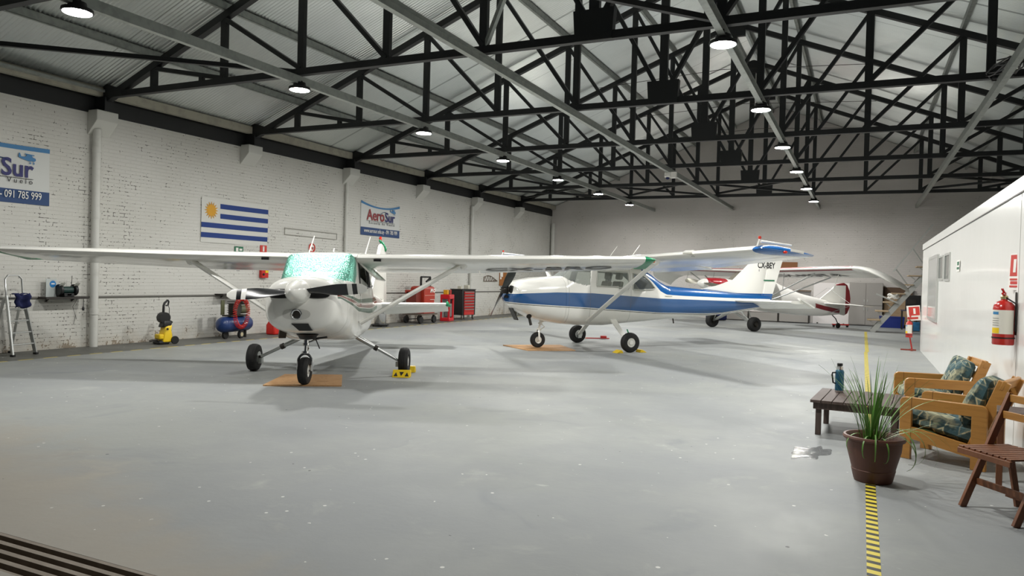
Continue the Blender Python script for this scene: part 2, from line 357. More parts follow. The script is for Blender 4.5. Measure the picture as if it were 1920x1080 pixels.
# ================================================================== AIRCRAFT
def inpoly(poly, x, y):
    c = False; n = len(poly)
    for i in range(n):
        (x0, y0), (x1, y1) = poly[i], poly[i-1]
        if (y0 > y) != (y1 > y) and x < (x1-x0)*(y-y0)/(y1-y0)+x0: c = not c
    return c
class Hull:
    """fuselage: table rows (f, zbot, ztop, halfwidth, power, width factor at the top)"""
    def __init__(s, tab): s.t = sorted(tab)
    def ring(s, f, n):
        zb, zt, w, p, k = lerp(s.t, f); zc, h = (zb+zt)/2, (zt-zb)/2; out = []
        for i in range(n):
            a = 2*pi*i/n; cy, sz = cos(a), sin(a)
            y = w*math.copysign(abs(cy)**(2/p), cy); z = zc+h*math.copysign(abs(sz)**(2/p), sz)
            t = max(0, (z-zc)/h); out.append(Vector((f, y*(1-(1-k)*t), z)))
        return out
    def y(s, f, z):
        zb, zt, w, p, k = lerp(s.t, f); zc, h = (zb+zt)/2, (zt-zb)/2; t = min(1, abs((z-zc)/h))
        return w*(1-t**p)**(1/p)*(1-(1-k)*max(0, (z-zc)/h))
    def split(s, f0, f1, df, n, windows, xf, cap0=True, cap1=True):
        """grid over f0..f1; faces inside a window polygon (in f,z) go to that window's own mesh"""
        N = max(2, round((f1-f0)/df)); fs = [f0+(f1-f0)*i/N for i in range(N+1)]; P = [p for f in fs for p in s.ring(f, n)]
        groups = {None: []}
        for i in range(N):
            for j in range(n):
                q = (i*n+j, i*n+(j+1) % n, (i+1)*n+(j+1) % n, (i+1)*n+j); c = sum((P[a] for a in q), Vector())/4; g = None
                for nm, poly, side in windows:
                    if (side == 0 or c.y*side > .05) and inpoly(poly, c.x, c.z): g = nm; break
                groups.setdefault(g, []).append(q)
        if cap0: groups[None].append(tuple(reversed(range(n))))
        if cap1: groups[None].append(tuple(N*n+j for j in range(n)))
        out = {}
        for g, fc in groups.items():
            ids = sorted({a for q in fc for a in q}); ix = {a: b for b, a in enumerate(ids)}
            m = MB(); m.add([xf(P[a]) for a in ids], [tuple(ix[a] for a in q) for q in fc]); out[g] = m
        return out
    def edge(s, poly, side, xf, r=.014, step=.04, off=.004):
        pts = []
        for i in range(len(poly)):
            a, b = poly[i-1], poly[i]; L = math.dist(a, b); k = max(1, int(L/step))
            for j in range(k):
                f, z = a[0]+(b[0]-a[0])*j/k, a[1]+(b[1]-a[1])*j/k; pts.append(xf(Vector((f, side*(s.y(f, z)+off), z))))
        return MB().tube(pts, r, 6, closed=True)
def foil(n=13, t=.12, camber=.02, a=0., b=1.):
    def th(x): return 5*t*(.2969*sqrt(x)-.126*x-.3516*x*x+.2843*x**3-.1036*x**4)
    def cm(x): return camber*(1-((x-.4)/.6)**2) if x > .4 else camber*(1-((x-.4)/.4)**2)
    xs = [a+(b-a)*(1-cos(pi*i/n))/2 for i in range(n+1)] if a == 0 else [a+(b-a)*i/n for i in range(n+1)]
    up_ = [(x, cm(x)+th(x)) for x in xs]; lo = [(x, cm(x)-th(x)) for x in xs]
    return up_[::-1]+(lo[1:] if a == 0 else lo)
def wing_loft(stations, xf, sgn, a=0., b=1., t=.12, camber=.02, n=13, droop=0):
    """stations: (l, fLE, zLE, chord, zTE)"""
    m = MB(); rings = []
    for l, fl, zl, c, zt in stations:
        ring = []
        for x, z in foil(n, t, camber, a, b):
            f = fl-c*x; zz = zl+(zt-zl)*x+c*z
            if droop and x > a: d = (x-a)*c; f += d*(1-cos(droop)); zz -= d*sin(droop)
            ring.append(xf(Vector((f, sgn*l, zz))))
        rings.append(ring)
    m.loft(rings); return m
def at_l(st, l): return (l,)+lerp([(q[0],)+tuple(q[1:]) for q in st], l)
def tyre(c, r, w, ax, root, name, hubmat, caliper=False):
    m = MB(); ri = r*.46
    m.lathe([(ri, -w*.36), (ri*1.12, -w*.46), (r*.8, -w*.5), (r*.93, -w*.42), (r*.985, -w*.25), (r, -w*.17), (r*.985, -w*.155), (r, -w*.14), (r*1.004, -.01*w), (r*.985, 0), (r*1.004, .01*w), (r, w*.14), (r*.985, w*.155), (r, w*.17), (r*.985, w*.25), (r*.93, w*.42), (r*.8, w*.5), (ri*1.12, w*.46), (ri, w*.36)], c, ax, 36, caps=False)
    t = m.build(name, rubber, root)
    h = MB(); h.lathe([(ri, -w*.36), (ri*.95, -w*.3), (ri*.55, -w*.2), (ri*.45, -w*.42), (.001, -w*.42)], c, ax, 28, False); h.lathe([(.001, w*.42), (ri*.45, w*.42), (ri*.55, w*.2), (ri*.95, w*.3), (ri, w*.36)], c, ax, 28, False)
    h.lathe([(ri*.99, -w*.36), (ri*.99, w*.36)], c, ax, 28, False)
    h.build('wheel_hub', hubmat, t); return t
def blade(hub, ang, L, xf, tips, w0=.075, w1=.065):
    """two-bladed propeller in the plane f=hub.f"""
    out = []
    for s in (0, pi):
        a = ang+s; dv = Vector((0, cos(a), sin(a))); tv = Vector((0, -sin(a), cos(a))); rings = []
        for i in range(15):
            q = .03+i/14*(L-.03); u = q/L; w = .05+.045*sin(min(1, u*1.5)*pi/1.9)-.03*max(0, u-.6)/.4
            if u > .96: w *= .72
            if u >= .999: w *= .5
            tw = R(58)*(1-u)**1.1+R(16); th = .03*(1-u)+.007
            cdir = tv*cos(tw)+Vector((1, 0, 0))*sin(tw); ndir = Vector((1, 0, 0))*cos(tw)-tv*sin(tw)
            rings.append([xf(hub+dv*q+cdir*(w*cos(k*pi/5))+ndir*(th*.5*sin(k*pi/5))) for k in range(10)])
        out.append(rings)
    return out

def cessna(c):
    rx, pt = R(c['roll']), R(c['pitch'])
    Rx = Matrix.Rotation(rx, 3, 'X'); Ry = Matrix.Rotation(-pt, 3, 'Y'); A, B = Vector((0, 0, .7)), Vector((0, 0, .2))
    def xf(b): return Ry @ (Rx @ (Vector(b)-A)+A-B)+B
    root = thing('light_aircraft', c['label'], 'airplane', (c['X'], c['Y'], 0), R(c['deg']), None)
    H = Hull(c['hull']); fwl = c['firewall']; pm, wm = c['body'], c['white']
    # ---- fuselage with its windows, engine cowling
    wins = c['windows']
    g = H.split(c['hull'][-1][0] if c['hull'][-1][0] < c['hull'][0][0] else c['hull'][0][0], fwl, .014, 176, [(w[0], w[1], w[2]) for w in wins], xf)
    fus = g.pop(None).build('fuselage', pm, root, smooth=40)
    if c['sol']: so = fus.modifiers.new('skin', 'SOLIDIFY'); so.thickness = .02; so.offset = -1
    for nm, m in g.items():
        w = [q for q in wins if q[0] == nm][0]; pane = m.build(w[3], w[4], root, smooth=60)
        if w[5]:
            for sd in ((w[2],) if w[2] else (1, -1)): H.edge(w[1], sd, xf, c.get('fr', .014)).build('window_frame', w[5], pane)
    fr = max(r[0] for r in c['hull'])
    H.split(fwl+.004, fr, .04, 72, [], xf)[None].build('engine_cowling', pm, root, smooth=40)
    # ---- cowl openings
    for nm, ctr, ry, rz_, mat in c['inlets']:
        m = MB(); pts = [(cos(2*pi*k/20), sin(2*pi*k/20)) for k in range(20)]
        m.prism([(ctr[1]+ry*math.copysign(abs(a)**.7, a), ctr[2]+rz_*math.copysign(abs(b)**.7, b)) for a, b in pts], lambda y, z: xf((ctr[0], y, z)), lambda y, z: xf((ctr[0]-.12, y, z))); m.build(nm, mat, root)
    # ---- propeller
    hub = Vector(c['hub']); pr = MB(); tips_ = []
    for rings in blade(hub, R(c['prop_ang']), c['prop_L'], xf, None):
        if c['proptip']: pr.loft(rings[:11]); tips_.append(MB().loft(rings[10:12])); pr.loft(rings[11:13]); tips_.append(MB().loft(rings[12:]))
        else: pr.loft(rings)
    pb = pr.build('propeller', c['propmat'], root, smooth=50)
    for i_, q_ in enumerate(tips_): q_.build('blade_band' if i_ % 2 == 0 else 'blade_tip', c['proptip'], pb, smooth=50)
    ax = (xf(hub+Vector((1, 0, 0)))-xf(hub)); hc = xf(hub)
    if c['spinner']:
        r, L = c['spinner']; MB().lathe([(r, -.11), (r*1.0, -.05), (r*.93, .04), (r*.78, .12), (r*.55, .21), (r*.3, .28), (r*.12, L), (.002, L+.008)], hc, ax, 36).build('spinner', wm, root)
    else:
        m = MB(); m.lathe([(.085, -.06), (.085, .03), (.05, .035), (.05, .05), (.002, .05)], hc, ax, 24)
        for k in range(6): a = 2*pi*k/6; m.lathe([(.012, 0), (.012, .06)], hc+Vector((0, cos(a)*.065, sin(a)*.065)), ax, 8)
        m.build('propeller_hub', dark_metal, root)
        MB().lathe([(.13, -.25), (.16, -.2), (.17, -.12), (.13, -.1), (.05, -.06)], hc, ax, 28).build('starter_ring', dark_metal, root)
    # ---- wings
    St = c['wing']; tl = c['tilt']
    for sgn, side in ((1, 'left'), (-1, 'right')):
        st = [(l, fl, zl+tl*sgn*l, ch, zt+tl*sgn*l) for l, fl, zl, ch, zt in St]; sp = c['flap_l']; end = st[-1][0]
        sl = [q for q in st]
        w = wing_loft(sl, xf, sgn, 0, .735, t=c['wt']).build('wing', c['wingmat'], root, smooth=40)
        w['label'] = f'{side} wing'
        wing_loft([at_l(st, .62), at_l(st, sp-.015)], xf, sgn, .745, 1., t=c['wt'], n=4, droop=c['flapd']).build('flap', c['wingmat'], root, smooth=30)
        aa = [at_l(st, sp+.015)]+[q for q in st if sp+.1 < q[0] < end-.2]+[at_l(st, end-.06)]
        wing_loft(aa, xf, sgn, .745, 1., t=c['wt'], n=4, droop=.03).build('aileron', c['wingmat'], root, smooth=30)
        # tip
        l0, fl, zl, ch, zt = st[-1]; tp = []
        for k, (dl, sc, tt) in enumerate(((0, 1., 1.), (.05, .985, .95), (.1, .95, .75), (.15, .88, .42), (.17, .8, .1))):
            ring = []
            for x, z in foil(13, c['wt'], .02): ring.append(xf(Vector((fl-ch*(1-sc)*.25-ch*sc*x, sgn*(l0+dl), zl+(zt-zl)*x+ch*z*tt+c['tipup']*dl))))
            tp.append(ring)
        tipo = MB().loft(tp).build('wing_tip', c['tipmat'], root, smooth=50)
        p = xf(Vector((fl-ch*c['navf'], sgn*(l0+.17), zl+c['navz']))); MB().sphere(p, .032, 12, (1.4, 1, .8)).build('navigation_light', c['navmat'], tipo)
        if c['tipwand']:
            a = Vector((fl-.05, sgn*(l0+.06), zl+.05)); m = MB(); m.tube([xf(a), xf(a+Vector((-.05, 0, .14)))], .014, 6); m.build('light_mast', white_gloss, tipo)
            MB().sphere(xf(a+Vector((-.05, 0, .15))), .03, 10).build('strobe_light', red_lens, tipo)
            MB().tube([xf(a+Vector((-.08, 0, .09))), xf(a+Vector((-.75, 0, .05)))], [.022, .014], 8).build('tip_fence', white_gloss, tipo)
            MB().bb((0, 0, 0), (.30, .004, .05)).xf(basis(xf((fl-.98, sgn*(l0+.166), zl-.045)), (1, 0, .10), (0, 1, 0))).build('sticker', white_card, tipo, smooth=0)
        # strut
        a, b = Vector(c['strut'][0]), Vector(c['strut'][1]); a.y *= sgn; b.y *= sgn; b.z += tl*b.y
        pa, pb_ = xf(a), xf(b); d = (pb_-pa).normalized(); ch_ = Vector((1, 0, 0)); ch_ = (ch_-d*ch_.dot(d)).normalized(); nn = d.cross(ch_); rings = []
        for q in (pa, pb_): rings.append([q+ch_*(.072*cos(2*pi*k/14))+nn*(c['strt']*sin(2*pi*k/14)) for k in range(14)])
        so_ = MB().loft(rings).build('wing_strut', c['strutmat'], root)
        MB().lathe([(.02, -.05), (.075, -.02), (.08, .03), (.05, .1)], pb_-d*.02, d, 16).build('strut_cuff', c['strutmat'], so_)
        # leading-edge landing light / vent
        if c['lelight']:
            q = at_l(st, c['lelight']); m = MB()
            m.sheet(lambda u, v: xf(Vector((q[1]+.014-.10*abs(v-.45)**1.6*2.2, sgn*(q[0]-.14+.28*u), q[2]+.02-.13*(v-.45)))), 4, 8); m.build('landing_light_lens', lens_clear, w, smooth=60)
        else:
            q = at_l(st, .85); m = MB(); m.box(xf((q[1]+.0, sgn*.85, q[2]-.035)), (.03, .11, .035)); m.build('air_vent', black_plastic, w, smooth=0)
    # carry-through roof between the wings
    q = St[0]; m = MB(); ring = lambda l: [xf(Vector((q[1]-q[3]*x, l, q[2]+(q[4]-q[2])*x+q[3]*z+.004))) for x, z in foil(13, c['wt'], .02)]
    m.loft([ring(-q[0]-.01), ring(q[0]+.01)]).build('cabin_roof', wm, root, smooth=40)
    # ---- tail
    def slab(poly, t, name, mat, par=None, l=0):
        """flat surface in the f,z plane with rounded edge"""
        cx = sum(p[0] for p in poly)/len(poly); cz = sum(p[1] for p in poly)/len(poly); rings = []
        for k, (sc, yy) in enumerate(((.97, -t/2), (1, -t/3), (1, t/3), (.97, t/2))): rings.append([xf((cx+(p[0]-cx)*sc, l+yy, cz+(p[1]-cz)*sc)) for p in poly])
        return MB().loft(rings).build(name, mat, par or root, smooth=30)
    fin = slab(c['fin'], .075, 'fin', c['finmat']); rud = slab(c['rudder'], .06, 'rudder', c['finmat'])
    for sgn in (1, -1):
        ts = c['stab']
        wing_loft(ts, xf, sgn, 0, .56, t=.09, camber=0).build('tailplane', c['tailmat'], root, smooth=35)
        wing_loft(ts, xf, sgn, .575, 1., t=.09, camber=0, n=4, droop=c['elevd']).build('elevator', c['elevmat'], root, smooth=30)
        if c['horn']:
            l, fl, zl, ch, zt = ts[-1]; m = MB(); dr = c['elevd']; hf = fl-ch*.57
            def hp(d, l_): return xf((hf-d*cos(dr), sgn*l_, zl+(zt-zl)*.57-d*sin(dr)))
            m.prism([(-.22, l-.0), (-.2, l+.09), (ch*.43, l+.07), (ch*.43, l-.02), (0, l-.02)], hp, lambda d, l_: hp(d, l_)+Vector((0, 0, .03))); m.build('elevator_horn', c['elevmat'], root, smooth=0)
    # ---- landing gear
    mt = c['mains']
    for sgn in (1, -1):
        wc = Vector((0, sgn*mt['l'], mt['r'])); r0 = xf(Vector((mt['f0'], sgn*mt['l0'], mt['z0'])))
        end = wc+Vector((0, -sgn*.11, .015)); m = MB()
        if mt['tube']:
            m.tube([r0+(r0-end)*.12, r0, r0.lerp(end, .5), r0.lerp(end, .52), end], [.036, .036, .034, .027, .025], 12)
        else:
            d = (end-r0).normalized(); nn = d.cross(Vector((1, 0, 0))).normalized(); rings = []
            for t_, w_ in ((-.15, .085), (.0, .08), (.5, .062), (1, .05)):
                q = r0.lerp(end, t_); rings.append([q+Vector((1, 0, 0))*sx*w_+nn*sz*.014 for sx, sz in ((-1, -1), (1, -1), (1, 1), (-1, 1))])
            m.loft(rings)
        lg = m.build('main_gear_leg', alu if mt['tube'] else wm, root, smooth=50)
        if mt['tube']: MB().lathe([(.045, -.03), (.045, .03)], r0.lerp(end, .5), (end-r0), 14).build('step_clamp', dark_metal, lg)
        MB().tube([end, wc], .022, 8).build('axle', dark_metal, lg)
        w = tyre(wc, mt['r'], mt['w'], (0, 1, 0), root, 'main_wheel', white_gloss)
        m = MB(); m.lathe([(mt['r']*.46, 0), (mt['r']*.46, .02)], wc-Vector((0, sgn*(mt['w']*.5+.0), 0)), (0, sgn, 0), 20); m.box(wc+Vector((.0, -sgn*(mt['w']*.5+.03), -.05)), (.09, .05, .08)); m.build('brake_disc', alu, w)
    N = c['nose']; nf, nr, ny = N['f'], N['r'], N['base']; wc = Vector((nf, 0, nr+ny)); topn = xf(Vector((nf-N['rake'], 0, N['z1'])))
    bot = Vector((nf-.02, 0, ny+2*nr+.05)); d = (topn-bot)
    m = MB(); m.tube([bot, bot+d*.45], .024, 12); m.tube([bot+d*.42, topn+d*.1], .038, 12); m.lathe([(.05, 0), (.05, .03)], bot+d*.42, d, 14); m.lathe([(.05, 0), (.05, .03)], bot+d*.0, d, 14)
    ng = m.build('nose_gear_strut', chrome if N['fork'] else white_gloss, root)
    m = MB(); m.tube([bot+Vector((-.03, 0, .0)), bot+d*.22+Vector((-.13, 0, 0)), bot+d*.42+Vector((-.04, 0, 0))], .012, 6); m.tube([bot+d*.6+Vector((0, .03, 0)), bot+d*.75+Vector((-.12, .14, .0))], .012, 6); m.build('torque_link', chrome if N['fork'] else white_gloss, ng)
    m = MB(); hw = N['w']*.5+.03
    if N['fork']:
        arc = [Vector((wc.x, hw*cos(a), wc.z+max(0, sin(a))*(nr+.05)*1.0)) for a in [pi*k/12 for k in range(13)]]
        arc = [Vector((wc.x, hw, wc.z-.0))]+[Vector((wc.x, hw*cos(a)*1.0, wc.z+nr*.62+(nr*.38+.05)*sin(a))) for a in [pi*k/12 for k in range(13)]]+[Vector((wc.x, -hw, wc.z))]
        m.tube(arc, .018, 8)
    else:
        for s in (1, -1): m.tube([bot+Vector((0, s*.02, .03)), Vector((wc.x+.01, s*hw, wc.z+nr*.75)), Vector((wc.x, s*hw, wc.z))], .022, 8)
    m.cyl((wc.x, -hw-.01, wc.z), (wc.x, hw+.01, wc.z), .016, n=8); m.build('wheel_fork', chrome if N['fork'] else white_gloss, ng)
    tyre(wc, nr, N['w'], (0, 1, 0), root, 'nose_wheel', white_gloss)
    # ---- small parts
    for a, b, r0 in c['antennas']: MB().tube([xf(a), xf(b)], [r0, r0*.6], 6).build('antenna', white_gloss, root)
    if c['exhaust']:
        a, b = c['exhaust']; MB().cyl(xf(a), xf(b), .03, .032, 14).build('exhaust_pipe', dark_metal, root)
    # seats and panel seen through the windows
    for f, l in ((.05, .25), (.05, -.25)) if c['sol'] else ():
        m = MB(); m.box(xf((f+.05, l, c['seatz'])), (.46, .40, .12)); m.build('seat', c['seatmat'], root, bevel=.03, smooth=40)
        m = MB(); m.bar(xf((f-.17, l, c['seatz'])), xf((f-.30, l, c['seatz']+.58)), .38, .09, (1, 0, 0)); m.build('seat_back', c['seatmat'], root, bevel=.035, smooth=40)
        m = MB(); m.bar(xf((f-.31, l, c['seatz']+.62)), xf((f-.33, l, c['seatz']+.80)), .24, .08, (1, 0, 0)); m.build('headrest', c['seatmat'], root, bevel=.035, smooth=40)
    if c['sol']:
        p = c['panelf']; m = MB(); m.bb((0, 0, 0), (.05, .84, .42)); m.xf(Matrix.Translation(xf((p, -.42, c['panelz'])))); m.build('instrument_panel', black_plastic, root, smooth=0)
    return root, xf, H

# ---- first aircraft: white with green and maroon stripes, nose to the camera
p1 = M_('white_striped_paint', '#e9e8e2', .2, 0, .5); x, y, z = p1.xyz()
ctr = x.curve([(-5, 1.0), (-.5, 1.06), (.4, 1.10), (1.0, 1.20), (1.5, 1.275), (1.8, 1.28)], zs=3); hw_ = x.curve([(-5, .10), (-.5, .125), (.6, .085), (1.5, .04), (1.75, .03)], zs=3)
q = (z-ctr)/hw_; qa = q.abs(); side = y.abs().gt(.28)*x.lt(1.62)
p1.paint(side*qa.lt(1.)*qa.gt(.42), '#1f5a43'); p1.paint(side*qa.lt(.30), '#7d3a31')
p1.paint(p1.noise(3, 3).step(.55, .8)*.2, '#d4d2c6')
p1.paint(((x-1.18).abs().lt(.004))*.6, '#57564f'); p1.paint(((x+.62).abs().lt(.004)*z.lt(1.4))*.6, '#57564f')
p1.paint(((x-.42).abs().lt(.004)*z.lt(1.4))*.6, '#57564f')
shade1 = M_('silver_green_sunshade', '#8fd8c4', .30, .85); shade1.bump(shade1.noise(55, 2, .5)*.7+shade1.noise(9, 3), .02, .8)
wing1 = M_('white_wing_paint', '#e8e7e1', .22, 0, .4); wing1.paint(wing1.noise(1.5, 4, sy=.5).step(.5, .8)*.25, '#d3d1c8')
prop1 = M_('black_prop_paint', '#141519', .25, 0, .4)
seat_grey = M_('grey_brown_seat', '#8a8577', .8); seat_dark = M_('dark_brown_seat', '#5d564b', .8)
c1 = dict(X=-7.65, Y=9.47, deg=-64.4, roll=1.5, pitch=2.2, label='white high-wing airplane with green and maroon stripes, nose toward camera, silver shade behind its windscreen',
    hull=[(1.80, .82, 1.37, .34, 2.6, 1), (1.77, .76, 1.42, .43, 2.7, 1), (1.70, .71, 1.455, .49, 2.8, 1), (1.55, .68, 1.478, .515, 2.8, 1), (1.2, .62, 1.495, .535, 3, 1), (1.0, .59, 1.505, .545, 3.2, 1), (.9, .575, 1.57, .55, 4.5, 1), (.62, .55, 1.86, .54, 9, .98), (.3, .53, 1.90, .54, 8, .95), (-.8, .56, 1.86, .53, 4, .88), (-1.05, .60, 1.78, .50, 3.6, .88), (-1.7, .68, 1.47, .40, 3, .9), (-2.5, .77, 1.37, .30, 2.6, 1), (-4.0, .92, 1.26, .15, 2.2, 1), (-5.0, 1.02, 1.16, .05, 2, 1)],
    firewall=1.18, body=p1, white=white_gloss, sol=True, fr=.013,
    windows=[('ws', [(1.13, 1.485), (1.0, 1.435), (.72, 1.40), (.60, 1.40), (.54, 1.95), (1.2, 1.95)], 0, 'windscreen', shade1, None),
             ('dl', [(.34, 1.36), (.40, 1.76), (-.40, 1.77), (-.42, 1.36)], -1, 'door_window', glass('cabin_glass', '#dfe8e2', .15), black_plastic),
             ('dr', [(.34, 1.36), (.40, 1.76), (-.40, 1.77), (-.42, 1.36)], 1, 'door_opening', glass('open_air', '#ffffff', 0), black_plastic),
             ('rl', [(-.55, 1.38), (-.55, 1.75), (-.95, 1.72), (-1.35, 1.42)], 1, 'rear_window', glass('rear_glass', '#dfe8e2', .15), black_plastic),
             ('rr', [(-.55, 1.38), (-.55, 1.75), (-.95, 1.72), (-1.35, 1.42)], -1, 'rear_window', glass('rear_glass_b', '#dfe8e2', .15), black_plastic)],
    inlets=[('air_inlet', (1.812, .245, 1.23), .17, .065, black_plastic), ('air_inlet', (1.812, -.245, 1.23), .17, .065, black_plastic)],
    hub=(1.90, 0, 1.255), prop_ang=2.6, prop_L=.94, propmat=prop1, proptip=white_gloss, spinner=(.165, .31),
    wt=.108, wing=[(.53, .60, 1.80, 1.60, 1.665), (2.35, .60, 1.815, 1.60, 1.68), (4.95, .52, 1.86, 1.14, 1.76)], tilt=-.016, flap_l=2.35, flapd=.04, wingmat=wing1, tipmat=green_wrap, tipup=-.05, navf=.25, navz=-.02, navmat=amber_lens, tipwand=False, lelight=0,
    strut=((.42, .56, .80), (.25, 2.12, 1.745)), strutmat=wing1, strt=.036,
    fin=[(-3.35, 1.30), (-3.75, 1.62), (-4.62, 2.44), (-4.98, 2.44), (-4.88, 1.2)], finmat=wing1, rudder=[(-4.90, 1.0), (-4.995, 2.44), (-5.22, 2.42), (-5.36, 1.0)],
    stab=[(.05, -3.95, 1.10, 1.05, 1.08), (1.5, -4.22, 1.10, .72, 1.08)], tailmat=wing1, elevmat=wing1, elevd=.5, horn=False,
    mains=dict(l=1.195, r=.215, w=.155, f0=.05, l0=.40, z0=.585, tube=True), nose=dict(f=1.435, r=.19, w=.135, base=.02, z1=.66, rake=.05, fork=True),
    antennas=[((-.45, -.47, 1.93), (-.62, -.42, 2.24), .014), ((-.45, .47, 1.93), (-.62, .52, 2.22), .014), ((-.2, 0, 1.95), (-.24, 0, 2.0), .012)], exhaust=None,
    seatz=.95, seatmat=seat_dark, panelf=.72, panelz=1.1)
pl1, xf1, H1 = cessna(c1)
for o in list(pl1.children):
    if o.name.startswith('door_opening'):
        for ch in o.children: ch.parent = pl1; ch.name = 'door_frame'
        bpy.data.objects.remove(o)
# landing light in the chin, air scoop, open window, covers and tail fittings
m = MB(); ov = [(.19*cos(2*pi*k/24), .075*math.copysign(abs(sin(2*pi*k/24))**.8, sin(2*pi*k/24))) for k in range(24)]
m.prism(ov, lambda a, b: xf1((1.806+.0*b, a-.03, .95+b)), lambda a, b: xf1((1.70, a-.03, .95+b))); ll = m.build('landing_light_recess', M_('light_recess', '#cbcac4', .4), pl1)
MB().lathe([(.07, -.01), (.075, .012), (.066, .016), (.055, .006), (.001, -.004)], xf1((1.806, -.03, .95)), (1, 0, -.05), 26).build('landing_lamp', chrome, ll)
MB().lathe([(.05, .006), (.03, .009), (.001, .01)], xf1((1.806, -.03, .95)), (1, 0, -.05), 20).build('lamp_glass', dark_metal, ll)
m = MB(); m.prism([(-.1, .05), (.13, .05), (.17, -.05), (0, -.05)], lambda a, b: xf1((1.80+.4*b, a, .775+b)), lambda a, b: xf1((1.62, a, .775+b))); m.build('oil_cooler_scoop', black_plastic, pl1, smooth=0)
m = MB(); m.bar(xf1((1.50, -.30, .74)), xf1((1.42, -.34, .63)), .10, .06); m.build('cowl_flap', dark_metal, pl1, smooth=0)
m = MB(); m.bar(xf1((1.4, .1, .66)), xf1((1.35, .17, .46)), .03, .01); m.tube([xf1((1.45, .02, .66)), xf1((1.42, .1, .60)), xf1((1.3, .26, .62))], .016, 6); m.lathe([(.11, -.02), (.13, .02), (.16, .05)], xf1((1.42, .02, .62)), (0, 0, 1), 16); m.build('gear_fairing', black_plastic, pl1)
ow = MB(); P = [xf1(v) for v in ((.38, .50, 1.76), (-.38, .50, 1.76), (-.40, .80, 1.48), (.36, .80, 1.48))]
o = MB().tube(P, .014, 6, closed=True).build('open_window_frame', wing1, pl1)
MB().add([P[0], P[1], P[2], P[3]], [(0, 1, 2, 3)]).build('open_window_pane', glass('hinged_pane', '#cfe6dc', .3), o)
def cloth(pts, r, seed, name, par, xf):
    rr = random.Random(seed); m = MB()
    for a, b in zip(pts, pts[1:]):
        for k in range(3):
            q = Vector(a).lerp(Vector(b), k/3); m.sphere(xf(q), r*rr.uniform(.6, 1.15), 8, (rr.uniform(.6, 1.2), rr.uniform(.5, .9), rr.uniform(.5, 1.1)))
    return m.build(name, green_wrap, par, smooth=20)
cloth([(-4.60, 0, 2.50), (-4.8, .02, 2.46), (-5.05, .03, 2.38), (-5.2, .03, 2.32)], .055, 3, 'green_cover', pl1, xf1)
MB().lathe([(.03, 0), (.035, .05), (.02, .08)], xf1((-4.66, 0, 2.52)), (0, 0, 1), 12).build('beacon_light', red_lens, pl1)
cloth([(-4.3, 1.52, 1.1), (-4.7, 1.53, 1.05)], .06, 5, 'green_cover', pl1, xf1)
cloth([(-5.0, 0, 1.02), (-5.25, .02, .95)], .055, 8, 'green_cover', pl1, xf1)
# registration under the left wing
t = text_mb('CX-BRO', .78, .001, .012); q0 = at_l([(l, a, b+c1['tilt']*l, d, e+c1['tilt']*l) for l, a, b, d, e in c1['wing']], 2.5)
M = basis((0, 0, 0), (0, 1, 0), (1, 0, 0))
def under(v, st, off):
    l = v[0]; q = at_l(st, l); f = q[1]-q[3]*.80+v[1]; x = min(1, max(.02, (q[1]-f)/q[3]))
    t_ = 5*.108*(.2969*sqrt(x)-.126*x-.3516*x*x+.2843*x**3-.1036*x**4); cmb = .02*(1-((x-.4)/.6)**2) if x > .4 else .02*(1-((x-.4)/.4)**2)
    return Vector((f, l, q[2]+(q[4]-q[2])*x+q[3]*(cmb-t_)-off))
def on_wing(txt, size, l0, st, xf, sgn, name, mat, par, sx=1.):
    t = text_mb(txt, size, .0005, .01, sx); t.v = [tuple(xf(Vector((lambda w: (w.x, sgn*w.y, w.z))(under((l0+v[0], v[1]), st, .008+(.003 if v[2] > 0 else 0)))))) for v in t.v]; return t.build(name, mat, par, smooth=0)
stA = [(l, a, b+c1['tilt']*l, d, e+c1['tilt']*l) for l, a, b, d, e in c1['wing']]
on_wing('CX-BRO', .72, 2.45, stA, xf1, 1, 'registration_letters', M_('grey_letter_paint', '#4a4a48', .4), pl1, .78)
for i, yz in enumerate(((.30, 1.02),)):
    pass

# ---- second aircraft: white and blue, side-on
p2 = M_('white_blue_paint', '#e9e8e2', .2, 0, .5); x, y, z = p2.xyz()
zl = x.curve([(-5.2, 1.02), (-4.6, .98), (-3.4, .84), (-2.9, .82), (-1.3, .845), (.6, .95), (2.25, 1.03), (2.5, 1.05)]); zu = x.curve([(-5.2, 1.02), (-4.6, 1.10), (-3.4, 1.14), (-1.3, 1.18), (.6, 1.28), (1.5, 1.285), (2.25, 1.25), (2.5, 1.23)])
zt_ = x.curve([(-5.2, 1.19), (-3.4, 1.215), (-2.0, 1.25), (-1.5, 1.275), (-1.3, 1.36), (-1.1, 1.56), (-.92, 1.70), (-.8, 1.85), (-.75, 2.6), (2.5, 2.9)])
p2.paint(z.gt(zl)*z.lt(zu), '#184f86'); p2.paint(z.gt(zt_), '#1a5a9c'); p2.paint(z.lt(zl-.018)*z.gt(zl-.032), '#222428')
p2.paint(p2.noise(3, 3).step(.55, .8)*z.lt(zl-.05)*.4, '#cdc4b2')
for fx_ in (.66, -.42, 1.2): p2.paint(((x-fx_).abs().lt(.005)*z.lt(1.9)*z.gt(.6))*.45, '#4c4b47')
p2.paint(((z-p2.noise(1)*0-.62).abs().lt(.004)*x.gt(-.4)*x.lt(1.3))*.4, '#6b6253')
fin2 = M_('white_fin_paint', '#ebeae5', .22, 0, .4); x, y, z = fin2.xyz(); fin2.paint(z.lt(1.335)*x.lt(-3.0), '#1a5a9c')
tip2 = M_('blue_tip_paint', '#1a5a9c', .2, 0, .5)
tail2 = M_('white_tailplane_paint', '#e6e6e0', .25, 0, .3); x, y, z = tail2.xyz(); tail2.paint(x.gt(-3.80-.0)*0+((z-1.135).lt(0))*x.gt(-4.0)*0, '#202020')
